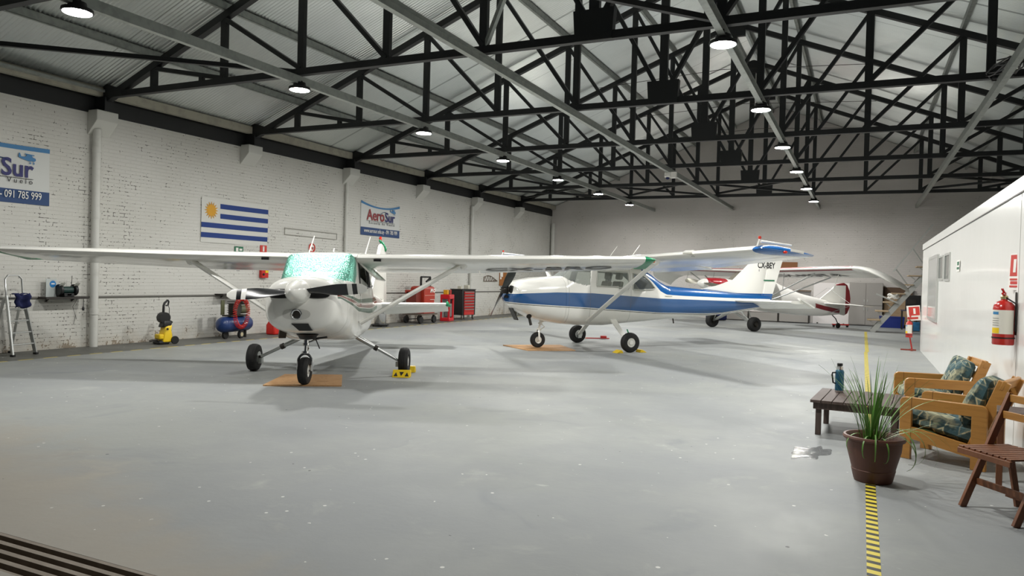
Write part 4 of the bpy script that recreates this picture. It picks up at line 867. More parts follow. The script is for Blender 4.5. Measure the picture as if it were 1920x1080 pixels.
MB().box((.05, .33, .09), (.06, .04, .18)).build('foot', dark_metal, t, smooth=0)
m = MB(); path = []
for i in range(0, 700):
    a = i/700*2*pi; big = Vector((.25, -.10+.25*sin(a), .60+.33*cos(a))); rad = Vector((0, sin(a), cos(a))); ph = i/700*2*pi*46
    path.append(big+rad*(.045*cos(ph))+Vector((.045*sin(ph), 0, 0)))
m.tube(path, .007, 5); o = m.build('coiled_hose', red_plastic, None); o.location = (-13.28, 12.98, 0); o.rotation_euler = (0, 0, R(10)); tag(o, 'red coiled air hose hung in a loop over the blue compressor', 'hose')

# --- petrol can and funnel
t = thing('petrol_can', 'red plastic petrol can with a yellow spout beside the blue compressor', 'canister', (-13.35, 14.42, 0), R(6))
MB().loft([[Vector((x*sx, y*sy+oy, z)) for x, y in ((-.13, -.24), (.13, -.24), (.15, 0), (.13, .24), (-.13, .24))] for z, sx, sy, oy in ((0, 1, 1, 0), (.24, 1, 1, 0), (.32, .85, .82, .01), (.36, .6, .5, -.06))]).build('body', red_plastic, t, bevel=.03, smooth=40)
m = MB(); m.tube([(0, -.16, .33), (0, -.10, .40), (0, .02, .40), (0, .12, .33)], .022, 8); m.build('handle', red_plastic, t)
MB().lathe([(.05, 0), (.045, .05), (.015, .13)], (0, .04, .34), (0, 0, 1), 16).build('spout', M_('amber_spout', '#c99a1e', .4), t)
m = MB(); m.bb((.14, .0, .12), (.158, .14, .2)); m.build('side_recess', M_('deep_red', '#8e1712', .5), t, smooth=0)
t = thing('oil_funnel', 'black funnel standing on the floor right of the red petrol can', 'funnel', (-13.2, 14.82, 0))
MB().lathe([(.05, 0), (.10, .03), (.05, .16), (.10, .30), (.13, .30), (.06, .16), (.05, .14)], n=20).build('cone', black_plastic, t)

# --- stainless canister under the tail
t = thing('steel_canister', 'shiny steel canister on a dark dolly behind the tail of the near plane', 'canister', (-13.18, 18.65, 0))
MB().lathe([(.17, .07), (.18, .10), (.18, .40), (.15, .44), (.05, .46), (.05, .50)], n=28).build('drum', chrome, t); MB().lathe([(.26, .03), (.27, .05), (.25, .07)], n=24).build('dolly', black_plastic, t)
for a in (45, 135, 225, 315): MB().sphere((.2*cos(R(a)), .2*sin(R(a)), .025), .025, 8).build('caster', black_plastic, t)

# --- red engine hot-wash cabinet on a trolley
t = thing('red_cabinet', 'big red sheet-metal machine on a wheeled cart, left of the red trolley', 'machine', (-13.22, 20.98, 0), R(0))
rm = M_('worn_red_sheet', '#a3301f', .45); rm.paint(rm.noise(5, 4).step(.45, .75)*.5, '#7c2a1c')
MB().box((0, -.02, .30), (.72, 1.02, .05)).build('cart_deck', M_('rusty_deck', '#5c5148', .7), t, smooth=0)
for x in (-.28, .28):
    for y in (-.42, .40): MB().lathe([(.03, -.035), (.115, -.035), (.12, 0), (.115, .035), (.03, .035)], (x, y, .12), (0, 1, 0) if 0 else (1, 0, 0), 22).build('cart_wheel', rubber, t); 
for x in (-.28, .28): MB().bar((x, -.42, .12), (x, .40, .12), .03, .03).build('axle_beam', dark_metal, t, smooth=0)
m = MB()
for x in (-.3, .3):
    for y in (-.45, .43): m.box((x*.8, y, .21), (.05, .05, .16))
m.build('cart_legs', dark_metal, t, smooth=0)
MB().box((.02, .08, .72), (.56, .66, .80)).build('body', rm, t, bevel=.02, smooth=40); MB().loft([[Vector((.02+x*s, .08+y*s, z)) for x, y in ((-.28, -.33), (.28, -.33), (.28, .33), (-.28, .33))] for z, s in ((1.12, 1), (1.19, .9), (1.22, .7))]).build('hood', rm, t, bevel=.01, smooth=40)
MB().box((-.02, -.40, .80), (.4, .30, .5)).build('side_tank', M_('dark_red_sheet', '#6e2519', .5), t, bevel=.02)
MB().box((-.08, -.42, 1.04), (.36, .26, .1)).build('tank_lid', rm, t, smooth=0)
MB().box((.302, .08, .92), (.01, .62, .012)).build('seam_strip', M_('pale_red', '#d8a79a', .5), t, smooth=0)
for ch_, y_ in (('M', .09), ('O', .26)): text_mb(ch_, .16, .001, .008, 1.1, .3).xf(basis((.304, y_, 1.02), (0, 1, 0), (0, 0, 1))).build('letter', white_card, t, smooth=0)
m = MB(); m.tube([(.306, .10, .78), (.306, .36, .78), (.306, .36, .66)], .008, 5); m.build('panel_outline', white_card, t, smooth=0)
m = MB()
for a, b in (((-.1, .15, 1.15), (-.1, .15, 1.52)), ((-.1, .15, 1.52), (-.1, .72, 1.52)), ((-.1, .72, 1.52), (-.1, .72, .35))): m.bar(a, b, .055, .055)
m.bar((-.1, .48, 1.36), (-.1, .72, 1.48), .05, .05); m.build('hoist_frame', black_plastic, t, smooth=0)
m = MB(); m.tube([(.1, .42, 1.15), (.12, .48, 1.05), (.14, .50, .7), (.1, .48, .4)], .022, 8); m.tube([(.05, .42, 1.1), (.1, .50, .95), (.0, .46, .5)], .016, 8); m.tube([(.12, .44, 1.0), (.18, .47, .8), (.15, .5, .45)], .03, 8); m.build('hoses', M_('grey_hose', '#8d8a83', .5), t)
MB().box((.12, .50, .40), (.14, .12, .22)).build('white_canister', white_card, t, bevel=.03)

# --- red service trolley
t = thing('service_trolley', 'slim red service trolley with tools on top, left of the black tool cabinet', 'trolley', (-13.12, 22.55, 0), R(10))
tr = M_('bright_red_paint', '#c9202a', .35, 0, .3)
MB().box((0, 0, .06), (.36, .46, .12)).build('base', tr, t, bevel=.02); MB().box((0, 0, .85), (.36, .46, .16)).build('top_tray', tr, t, bevel=.02)
for x in (-.14, .14):
    for y in (-.2, .2): MB().box((x, y, .46), (.06, .05, .72)).build('upright', tr, t, smooth=0)
MB().box((-.12, 0, .46), (.04, .40, .70)).build('back_panel', M_('grey_mesh', '#8a8c8a', .5), t, smooth=0)
MB().box((.02, .08, .38), (.2, .2, .46)).build('grey_canister', M_('mid_grey', '#6f7472', .5), t, bevel=.02)
for y, c_, nm in ((-.14, '#d89a1a', 'yellow tool case'), (.0, '#4a3a22', 'brown tool case'), (.14, '#b0261d', 'red tool case')):
    o = MB().box((0, 0, .08), (.16, .12, .16)).build('tool_case', M_('case_'+nm.split()[0], c_, .5), None, bevel=.012); o.location = (-13.12-y*sin(R(10)), 22.55+y*cos(R(10)), .93); o.rotation_euler = (0, 0, R(10)); tag(o, f'small {nm} standing on the red service trolley', 'tool case', 'tool cases on the red trolley')

# --- black tool cabinet with red drawers
t = thing('tool_cabinet', 'black tool cabinet on castors with a stack of red drawers, white pipe behind', 'cabinet', (-13.3, 24.0, 0), R(-8))
MB().box((0, 0, .62), (.56, .80, .92)).build('body', black_plastic, t, bevel=.015); MB().box((0, 0, 1.095), (.58, .82, .03)).build('top_mat', black_plastic, t, smooth=0)
for k in range(8):
    z, h_ = (.98-.105*k, .088) if k < 7 else (.985-.105*7-.015, .12)
    d = MB().box((.284, 0, z), (.02, .60, h_)).build('drawer', red_gloss, t, smooth=0)
    if k < 7: MB().box((.30, 0, z+.022), (.02, .58, .026)).build('drawer_handle', alu, d, smooth=0)
for x in (-.22, .22):
    for y in (-.33, .33):
        w_ = MB().lathe([(.02, -.02), (.065, -.02), (.07, 0), (.065, .02), (.02, .02)], (x, y, .07), (.5, 1, 0), 18).build('castor', M_('grey_castor', '#76736c', .5), t); MB().box((x, y, .14), (.06, .06, .04)).build('castor_plate', alu, w_, smooth=0)
for y, s_, nm in ((-.2, (.14, .12, .10), 'pale box'), (.22, (.18, .14, .14), 'cream carton')):
    a = R(-8); o = MB().box((0, 0, s_[2]/2), s_).build('small_carton', M_('carton_'+nm.split()[0], '#c9c5b6', .7), None, bevel=.004); o.location = (-13.3-y*sin(a), 24.0+y*cos(a), 1.112); o.rotation_euler = (0, 0, a+.2); tag(o, f'{nm} lying on top of the black tool cabinet, ' + ('left one' if y < 0 else 'right one'), 'box')

# --- rib, cork board and odds and ends further along
m = MB(); w_ = M_('rib_wood', '#5a4632', .6); t = thing('wing_rib', 'small wooden wing rib hung on the left wall left of the cork board', 'decoration', (XL+.03, 27.3, 1.40))
out = [(-.62, 0), (-.62, .17), (-.3, .23), (.05, .2), (.4, .08), (.62, .01)]
m.tube([(0, a, b) for a, b in out]+[(0, -.62, 0)], .012, 6)
for i in range(5): m.tube([(0, -.62+.22*i, 0), (0, -.5+.22*i, [.2, .22, .2, .14, .08][i])], .008, 5); m.tube([(0, -.5+.22*i, [.2, .22, .2, .14, .08][i]), (0, -.4+.22*i, 0)], .008, 5)
m.build('rib_frame', w_, t)
t = thing('cork_board', 'brown cork board with papers on the left wall behind the blue plane propeller', 'board', (XL+.02, 28.62, 1.57))
cork = M_('cork', '#9a6330', .8); cork.paint(cork.noise(40, 3).step(.45, .65)*.4, '#7c4c22'); MB().box((0, 0, 0), (.02, 1.0, .70)).build('panel', cork, t, smooth=0)
for y, z, a, b in ((-.33, .17, .26, .3), (-.4, -.02, .12, .12), (.33, .18, .26, .28)): MB().box((.012, y, z), (.004, a, b)).build('paper', white_card, t, smooth=0)
for y, h_, lab in ((29.9, .62, 'olive storage box on the floor by the left wall, behind the blue plane nose'), (31.4, .55, 'grey storage box on the floor near the back left corner')):
    t = thing('storage_box', lab, 'box', (XL+.42, y, 0)); MB().box((0, 0, h_/2), (.6, .8, h_)).build('body', M_('box_paint_%d' % int(y), '#5b5c50', .6), t, bevel=.02); MB().box((0, 0, h_+.02), (.63, .83, .05)).build('lid', M_('lid_paint_%d' % int(y), '#6d6e62', .6), t, bevel=.01)
t = thing('trestle', 'grey tube trestle by the left wall in front of the cork board', 'stand', (XL+.6, 28.55, 0))
for y in (-.2, .2): MB().tube([(0, y, 0), (0, y, 1.15)], .03, 10).build('leg', galv, t)
MB().tube([(0, -.2, 1.15), (0, .2, 1.15)], .03, 10).build('top_rail', galv, t); MB().tube([(0, -.2, .3), (0, .2, .3)], .02, 8).build('stretcher', galv, t)

# ================================================================== BACK WALL
t = thing('notice_board', 'plain brown board high on the back wall above the red-edged wing', 'board', (-2.88, YB-.02, 2.33)); MB().box((0, 0, 0), (.72, .03, .42)).build('panel', M_('brown_board', '#8a5a36', .7), t, smooth=0)
t = thing('metal_cupboard', 'tall grey two-door metal cupboard against the back wall behind the red tail', 'cupboard', (.14, 33.35, 0))
cg = M_('cupboard_grey', '#98948f', .45); MB().box((0, .02, .88), (1.22, .52, 1.72)).build('body', cg, t, bevel=.01)
for s in (-1, 1):
    for z0, z1 in ((.05, .80), (.84, 1.70)):
        d = MB().box((s*.305, -.25, (z0+z1)/2), (.595, .02, z1-z0)).build('door', cg, t, bevel=.004); MB().box((s*.06, -.268, (z0+z1)/2+.25*(1 if z0 < .5 else -1)), (.025, .015, .10)).build('handle', alu, d, smooth=0)
MB().box((0, .02, .02), (1.2, .5, .04)).build('plinth', black_plastic, t, smooth=0)
t = thing('white_partition', 'white panel standing against the back wall left of the grey cupboard', 'panel', (-1.16, 33.55, 0)); MB().box((0, 0, .85), (1.36, .06, 1.70)).build('sheet', M_('white_panel', '#e9e4e2', .5), t, smooth=0)
for s in (-1, 1): MB().box((s*.5, 0, .02), (.06, .3, .04)).build('foot', dark_metal, t, smooth=0)
t = thing('storage_bench', 'long low grey storage bench with a pale top along the back wall', 'bench', (-3.75, 33.2, 0))
MB().box((0, 0, .44), (3.6, .75, .06)).build('top', M_('pale_bench_top', '#d8cfcc', .5), t, bevel=.006)
for k in range(3): MB().box((-1.2+1.2*k, -.33, .22), (1.12, .03, .36)).build('front_panel', cg, t, smooth=0)
for k in range(4): MB().box((-1.77+1.18*k, 0, .21), (.07, .68, .42)).build('leg', dark_metal, t, smooth=0)
t = thing('blackboard', 'grey board leaning on the storage bench at the back wall', 'board', (-2.6, 33.5, .47)); MB().box((0, 0, .42), (1.3, .05, .84), Matrix.Rotation(R(-6), 3, 'X')).build('panel', M_('slate_grey', '#7d7a77', .6), t, smooth=0); MB().box((0, -.02, .87), (1.34, .05, .05)).build('top_rail', M_('rail_brown', '#6b5a48', .6), t, smooth=0)
t = thing('blue_drum', 'dark blue plastic drum on its side behind the taildragger wheels', 'drum', (-5.5, 31.8, 0)); MB().lathe([(.24, -.42), (.28, -.38), (.29, -.1), (.30, 0), (.29, .1), (.28, .38), (.24, .42)], (0, 0, .30), (1, .2, 0), 24).build('barrel', navy_cloth, t); MB().lathe([(.04, 0), (.04, .03)], (.42, .08, .42), (1, .2, 0), 12).build('bung', black_plastic, t)
plyb = M_('plywood_sheet', '#a58b6c', .7); plyb.paint(plyb.noise(3, 4, sz=8).step(.4, .7)*.4, '#8c7253')
t = thing('plywood_stack', 'tan plywood sheets leaning on the back wall behind the stairs', 'plywood', (1.34, 33.3, 0)); MB().box((0, .1, .62), (1.1, .05, 1.22), Matrix.Rotation(R(-8), 3, 'X')).build('front_sheet', plyb, t, smooth=0); MB().box((-.05, .22, .80), (1.05, .04, 1.56), Matrix.Rotation(R(-7), 3, 'X')).build('rear_sheet', M_('dark_ply', '#5c4634', .7), t, smooth=0)
t = thing('blue_crate', 'blue plastic crate on the floor in front of the plywood sheets', 'crate', (1.08, 32.75, 0)); bm_ = M_('crate_blue', '#152a78', .45)
MB().loft([[Vector((x*s, y*s, z)) for x, y in ((-.44, -.28), (.44, -.28), (.44, .28), (-.44, .28))] for z, s in ((0, .92), (.42, 1), (.42, .96), (.03, .89))]).build('tub', bm_, t, bevel=.01, smooth=30); MB().tube([(-.44, -.28, .42), (.44, -.28, .42), (.44, .28, .42), (-.44, .28, .42)], .018, 6, closed=True).build('rim', bm_, t)
t = thing('black_box', 'dark box on a small table behind the office corner', 'box', (1.75, 31.9, .74)); MB().box((0, 0, .28), (.5, .4, .56)).build('body', black_plastic, t, bevel=.015); MB().box((-.05, -.205, .32), (.28, .01, .16)).build('front_panel', dark_metal, t, smooth=0)
t = thing('side_table', 'plain dark side table behind the office corner', 'table', (1.75, 31.9, 0)); MB().box((0, 0, .72), (.8, .6, .04)).build('table_top', M_('violet_grey', '#4b4658', .6), t, smooth=0)
for x in (-.36, .36):
    for y in (-.26, .26): MB().box((x, y, .35), (.04, .04, .70)).build('leg', dark_metal, t, smooth=0)
t = thing('toolbox', 'low bright blue box on the floor by the office corner', 'box', (1.72, 30.7, 0)); MB().box((0, 0, .18), (.4, .25, .32)).build('body', M_('bright_blue_plastic', '#2f7fb4', .45), t, bevel=.02); MB().tube([(-.1, 0, .34), (-.1, 0, .40), (.1, 0, .40), (.1, 0, .34)], .015, 6).build('handle', black_plastic, t)
t = thing('tail_dolly', 'small red floor dolly under the tail of the red and white taildragger', 'dolly', (-.6, 30.85, 0), R(20)); MB().box((0, .35, .10), (.6, .14, .05)).build('plate', red_gloss, t, bevel=.01)
for x in (-.25, .25): MB().lathe([(.02, -.03), (.06, -.03), (.065, 0), (.06, .03), (.02, .03)], (x, .35, .065), (1, 0, 0), 16).build('wheel', rubber, t)

# --- staircase
t = thing('open_staircase', 'open metal staircase with wooden treads rising to the right behind the office', 'staircase', (0, 0, 0)); S0 = Vector((.34, 29.0, 0)); SD = Vector((1.0, 0, 1.28)); nst = 11
white_steel = M_('pale_steel', '#a9aaa6', .45, .3); tread_m = M_('tread_wood', '#a08c70', .6)
for y in (-.1, .55):
    a = S0+Vector((0, y, 0)); MB().bar(a, a+SD*2.9, .05, .16).build('stringer', white_steel, t, smooth=0)
for k in range(nst):
    u = .21+.245*k; c_ = S0+SD*u+Vector((-.10, .22, .12)); tr_ = MB().box(c_+Vector((-.06, 0, .04)), (.42, .86, .04)).build('tread', tread_m, t, smooth=0, bevel=.004)
    m = MB(); m.bar(c_+Vector((-.18, -.30, .02)), c_+Vector((.02, -.30, -.16)), .02, .03); m.bar(c_+Vector((.1, -.30, .02)), c_+Vector((.02, -.30, -.16)), .02, .03); m.build('tread_bracket', white_steel, tr_, smooth=0)
m = MB(); m.bar((.95, 28.8, 2.13), (2.10, 28.8, 3.75), .05, .05); m.build('handrail', white_steel, t, smooth=0)
for u in (0, .5): MB().bar((1.52-u, 28.8, 2.93-1.41*u), (1.92-u, 28.88, 2.30-1.3*u), .04, .04).build('rail_post', white_steel, t, smooth=0)
m = MB(); m.bar(S0+Vector((.1, -.25, 1.35)), S0+SD*.78+Vector((0, -.25, .05)), .04, .05); m.build('cross_brace', white_steel, t, smooth=0)
m = MB(); cpts = [Vector((.98+.16*cos(a*1.0)*(1+.15*sin(a*2.3)), 28.9+.14*sin(a), 1.19+.005*a+.03*sin(a*3.1))) for a in [k*.22 for k in range(140)]]; m.tube(cpts, .014, 5); o = m.build('cable_coil', white_card, None); tag(o, 'bundle of white cable lying on a stair tread', 'cable')

# ================================================================== THE WHITE OFFICE CONTAINER
CX, CY0, CY1, CZ = 1.372, 6.9, 21.55, 2.70
om_ = M_('office_white_panel', '#f6f6f2', .25, 0, .3); om_.bump(om_.noise(.9, 3)*.8+om_.noise(3, 2)*.2, .012, .6)
t = thing('office_container', 'long white office container on the right side of the hall', 'office container', (0, 0, 0))
MB().bb((CX, CY0, 0), (CX+2.6, CY1, CZ-.14)).build('body', om_, t, smooth=0)
MB().bb((CX-.015, CY0-.02, CZ-.15), (CX+2.62, CY1+.02, CZ)).build('roof_trim', om_, t, smooth=0, bevel=.008)
MB().bb((CX-.012, CY0, CZ-.158), (CX+.01, CY1, CZ-.148)).build('shadow_gap', dark_metal, t, smooth=0)
m = MB(); m.bb((CX-.003, 8.62, 0), (CX+.01, 8.624, CZ-.15)); m.build('panel_joint', M_('joint_grey', '#a9a9a4', .6), t, smooth=0)
wf = M_('window_aluminium', '#c5c6c2', .35, .5); wg = M_('office_window_glass', '#5e6662', .08, 0, .5)
for y0, y1, z0, z1 in ((16.15, 16.95, 1.77, 2.21), (14.95, 15.80, 1.75, 2.21)):
    f_ = MB()
    for a, b in (((y0, z0), (y1, z0)), ((y0, z1), (y1, z1)), ((y0, z0+.04), (y0, z1-.04)), ((y1, z0+.04), (y1, z1-.04))): f_.bb((CX-.02, min(a[0], b[0])-.02, min(a[1], b[1])-.02), (CX+.01, max(a[0], b[0])+.02, max(a[1], b[1])+.02))
    f_ = f_.build('window', wf, t, smooth=0); MB().bb((CX-.006, y0, z0), (CX+.0, y1, z1)).build('pane', wg, f_, smooth=0)
f_ = MB()
for a, b in (((17.1, .94), (19.2, .94)), ((17.1, 2.25), (19.2, 2.25)), ((17.1, 1.0), (17.1, 2.19)), ((19.2, 1.0), (19.2, 2.19))): f_.bb((CX-.035, min(a[0], b[0])-.03, min(a[1], b[1])-.03), (CX+.01, max(a[0], b[0])+.03, max(a[1], b[1])+.03))
f_ = f_.build('window', wf, t, smooth=0); MB().bb((CX-.03, 17.1, .94), (CX-.004, 19.2, 2.25)).build('pane', M_('blind_window', '#d9dbd8', .12, 0, .4), f_, smooth=0)
def rsign(name, lab, y0, y1, z0, z1, mat, deco, tilt=0):
    t = thing(name, lab, 'sign', (CX-.006, (y0+y1)/2, (z0+z1)/2)); w, h = y1-y0, z1-z0
    MB().sheet(lambda u, v: (-.004-tilt*(.5-abs(v-.35))*.3-tilt*(u-.3)*.4, (u-.5)*w, (v-.5)*h), 4, 8).build('plate', mat, t, smooth=60); deco(t, w, h); return t
def d_rex(t, w, h):
    m = MB(); m.box((-.007, .0, h*.22), (.004, w*.5, h*.3)); m.box((-.007, 0, -h*.2), (.004, w*.7, h*.18)); m.build('pictogram', green_card, t, smooth=0)
rsign('exit_sign', 'small green and white exit sign on the office wall right of its windows', 13.47, 13.88, 1.87, 2.05, white_card, d_rex)
def d_ext(t, w, h):
    m = MB(); m.sheet(lambda u, v: (-.0065, -w*.4+.8*w*u, -h*.12+.58*h*v), 2, 4); m.build('red_field', red_card, t, smooth=0)
    m = MB(); m.box((-.0075, -.0, h*.16), (.004, w*.22, h*.36)); m.build('pictogram', white_card, t, smooth=0)
    m = MB(); m.box((-.0065, 0, -h*.21), (.004, w*.7, h*.05)); m.box((-.0065, 0, -h*.40), (.004, w*.7, h*.05)); m.box((-.0065, 0, -h*.3), (.003, w*.6, h*.08)); m.build('text_block', red_card, t, smooth=0)
rsign('extinguisher_sign', 'curled red and white fire extinguisher sign on the office wall at the right edge', 8.66, 8.92, 1.60, 1.965, white_card, d_ext).rotation_euler = (0, R(2), R(13))

# --- fire extinguishers
red_ext = M_('extinguisher_red', '#b5231d', .25, 0, .5); lab_w = M_('extinguisher_label', '#dcdad0', .45)
def extinguisher(name, lab, loc, rz, h=.52, r=.088):
    t = thing(name, lab, 'fire extinguisher', loc, rz, 'red fire extinguishers')
    MB().lathe([(r*.95, 0), (r, .01), (r, h*.78), (r*.93, h*.86), (r*.7, h*.93), (r*.32, h*.97), (r*.28, h*1.02)], n=32).build('cylinder', red_ext, t)
    m = MB(); m.lathe([(r*.34, h*1.0), (r*.36, h*1.05), (r*.25, h*1.08)], n=16); m.build('valve_collar', M_('brass', '#b5a878', .35, .7), t)
    m = MB(); m.bar((-.02, 0, h*1.09), (.08, 0, h*1.12), .022, .016); m.bar((-.03, 0, h*1.10), (.10, 0, h*1.22), .022, .012); m.box((.0, 0, h*1.09), (.05, .03, .05)); m.build('handle', red_ext, t, smooth=0, bevel=.003)
    lb = MB(); lb.sheet(lambda u, v: ((r+.0015)*cos(R(-70+140*u)), (r+.0015)*sin(R(-70+140*u)), h*(.24+.52*v)), 16, 2); lb = lb.build('label', lab_w, t, smooth=60)
    m = MB(); m.sheet(lambda u, v: ((r+.003)*cos(R(-60+50*u)), (r+.003)*sin(R(-60+50*u)), h*(.25+.12*v)), 8, 1); m.build('yellow_field', yellow_plastic, lb, smooth=60)
    m = MB(); m.sheet(lambda u, v: ((r+.003)*cos(R(-55+40*u)), (r+.003)*sin(R(-55+40*u)), h*(.66+.06*v)), 8, 1); m.build('blue_emblem', M_('emblem_blue', '#3d7fae', .5), lb, smooth=60)
    m = MB(); [m.sheet(lambda u, v, k=k: ((r+.003)*cos(R(-58+45*u)), (r+.003)*sin(R(-58+45*u)), h*(.42+.05*k+.012*v)), 8, 1) for k in range(4)]; m.build('text_lines', M_('label_grey', '#8a8a86', .5), lb, smooth=60)
    m = MB(); m.tube([(.02, r*.2, h*1.03), (.04, r*1.15, h*.9), (.03, r*1.12, h*.6), (.03, r*1.12, h*.3)], .008, 8); m.build('hose', black_plastic, t)
    m = MB(); m.lathe([(r+.004, 0), (r+.004, .012)], (0, 0, h*.14), (0, 0, 1), 32); m.build('strap', black_plastic, t)
    return t
EXZ = 1.06
e1 = extinguisher('fire_extinguisher', 'red fire extinguisher hung on the office wall near the armchairs', (CX-.105, 8.68, EXZ), R(250), .45, .094)
m = MB(); m.bar((CX-.006, 8.68, 1.16), (CX-.010, 8.68, 1.58), .05, .008); o = m.build('wall_hook', dark_metal, e1, smooth=0); o.matrix_parent_inverse = Matrix.Identity(4); o.matrix_world = Matrix.Identity(4)
o.parent = e1; o.matrix_parent_inverse = (Matrix.Translation(e1.location) @ Matrix.Rotation(R(250), 4, 'Z')).inverted()
t = thing('extinguisher_stand', 'red tube stand with a square fire sign at the far corner of the office', 'stand', (1.165, 21.35, 0))
m = MB(); m.tube([(.02, 0, .02), (-.02, .0, .22), (-.05, 0, .40), (-.05, .03, .78), (-.02, .05, 1.0)], .018, 8); m.build('post', red_gloss, t)
m = MB(); m.bar((-.24, 0, .018), (.11, 0, .018), .05, .03); m.bar((.0, -.2, .018), (.0, .2, .018), .05, .03); m.build('foot', M_('dull_red', '#8e3a2c', .5), t, smooth=0)
pl_ = MB().box((.03, .04, .95), (.30, .006, .38), Matrix.Rotation(R(-6), 3, 'Y')).build('sign_plate', white_card, t, smooth=0)
m = MB(); m.box((.04, .034, 1.0), (.24, .006, .22), Matrix.Rotation(R(-6), 3, 'Y')); m.box((.015, .034, .82), (.24, .006, .05), Matrix.Rotation(R(-6), 3, 'Y')); m.build('red_field', red_card, pl_, smooth=0)
m = MB(); m.box((.045, .029, 1.0), (.05, .006, .14), Matrix.Rotation(R(-6), 3, 'Y')); m.build('pictogram', white_card, pl_, smooth=0)
extinguisher('fire_extinguisher', 'red fire extinguisher hanging on the red stand by the far office corner', (1.10, 21.23, .34), R(-110), .42, .08)

# ================================================================== FLOOR THINGS
# door track with dark channels
t_m = M_('track_concrete', '#7d7264', .7); t_m.paint(t_m.noise(8, 4).step(.4, .7)*.4, '#9a8f80'); t_d = M_('rusty_channel', '#2a1a12', .7, .2); t_d.paint(t_d.noise(20, 3).step(.5, .7)*.4, '#3d2a1c')
m = MB(); Y0 = 2.36; ys = [Y0, Y0+.018]
for k in range(4): ys += [ys[-1]+.048, ys[-1]+.048+.034]
ys[-1] = 2.70
for k in range(5): m.bb((XL-.3, ys[2*k], -.1), (XR+.3, ys[2*k+1], -.001))
o = struct('trim_3', m, t_m, smooth=0)
m = MB()
for k in range(4): m.bb((XL-.3, ys[2*k+1], -.10), (XR+.3, ys[2*k+2], -.045))
struct('trim_4', m, t_d, smooth=0)
# hazard tape along the floor, and the dashed yellow line by the left wall
tape_m = M_('hazard_tape', '#e2cf4a', .45); x, y, z = tape_m.xyz(); tape_m.paint((((y*9.2)+(x*2.2)).mod(1.)).lt(.45), '#2b281f'); tape_m.paint(tape_m.noise(9, 4).step(.55, .8)*.3, '#8f8860')
m = MB(); m.bb((.070, 2.75, 0), (.143, 9.4, .0015)); m.bb((.085, 9.4, 0), (.160, 20, .0015)); m.bb((.105, 20, 0), (.19, 28.9, .0015)); o = m.build('floor_tape', tape_m, None, smooth=0); tag(o, 'yellow and black hazard tape running along the floor past the plant pot', 'floor tape')
dash = M_('yellow_dash', '#c9b650', .6); x, y, z = dash.xyz(); m = MB(); yy = 6.4; k = 0
while yy < 33: m.bb((-12.66, yy, 0), (-12.61, yy+.24, .0015)); yy += .42
o = m.build('floor_line', dash, None, smooth=0); tag(o, 'dashed yellow line on the floor along the left wall', 'floor line', None)
# plywood boards under the nose wheels
osb = M_('chipboard', '#b3875a', .6); osb.paint(osb.voro(26, 1, .5, 1).step(.1, .5)*.45, '#caa274'); osb.paint(osb.noise(12, 4, .6, sx=.4).step(.55, .7)*.4, '#80562f')
def board(pts, lab, h=.02):
    c_ = sum((Vector((a, b, 0)) for a, b in pts), Vector())/4; m = MB(); m.prism([(a-c_.x, b-c_.y) for a, b in pts], lambda a, b: (a, b, 0), lambda a, b: (a, b, h)); o = m.build('plywood_board', osb, None, smooth=0); o.location = c_; tag(o, lab, 'board')
board([(-7.455, 7.82), (-6.56, 8.40), (-7.24, 9.28), (-7.97, 8.82)], 'square tan chipboard under the nose wheel of the white and green striped plane')
board([(-7.5, 15.5), (-6.54, 14.77), (-5.70, 15.47), (-6.45, 16.45)], 'square tan chipboard under the nose wheel of the blue and white plane')
# wheel chocks
def chock(lab, loc, rz, tri=True, L=.28):
    t = thing('wheel_chock', lab, 'chock', loc, rz, 'yellow wheel chocks')
    m = MB(); m.prism([(-.09, 0), (.09, 0), (.06, .10), (.03, .11)], lambda a, b: (-L/2, a, b), lambda a, b: (L/2, a, b)); m.build('block', yellow_plastic, t, bevel=.008, smooth=30)
    if tri:
        for k in (-1, 0, 1):
            m = MB(); q = [(-.03, .02), (.03, .02), (0, .07)] if k else [(-.035, .075), (.035, .075), (0, .022)]
            m.prism([(k*.085+a, b) for a, b in q], lambda a, b: (a, -.090+b*1.2, b), lambda a, b: (a, -.098+b*1.2, b+.004)); m.build('black_triangle', ink, t, smooth=0)
    return t
def onp(P, f, l): a = R(P['deg']); return Vector((P['X']+cos(a)*f-sin(a)*l, P['Y']+sin(a)*f+cos(a)*l, 0))
chock('yellow wheel chock with black triangles, in front of the near plane right-hand wheel', onp(c1, .30, 1.20), R(26+0))
chock('yellow wheel chock behind the right-hand wheel of the near plane', onp(c1, -.32, 1.20), R(206), False)
chock('yellow wheel chock ahead of the near main wheel of the blue plane', onp(c2, .33, 1.22), R(c2['deg']+90), False, .2).scale = (1, 1, .6)
chock('yellow wheel chock behind the near main wheel of the blue plane', onp(c2, -.31, 1.18), R(c2['deg']-90), False, .2).scale = (1, 1, .6)
t = thing('tow_bar', 'small red tow bar lying on the floor under the blue plane belly', 'tow bar', (-6.35, 18.9, 0), R(30)); t.scale = (.8, .8, .8); MB().tube([(-.4, 0, .03), (.4, 0, .03)], .018, 8).build('bar', red_gloss, t); MB().box((.2, 0, .07), (.2, .14, .10)).build('head', red_gloss, t, bevel=.02); MB().tube([(-.4, -.12, .03), (-.4, .12, .03)], .016, 8).build('handle', amber_lens, t)
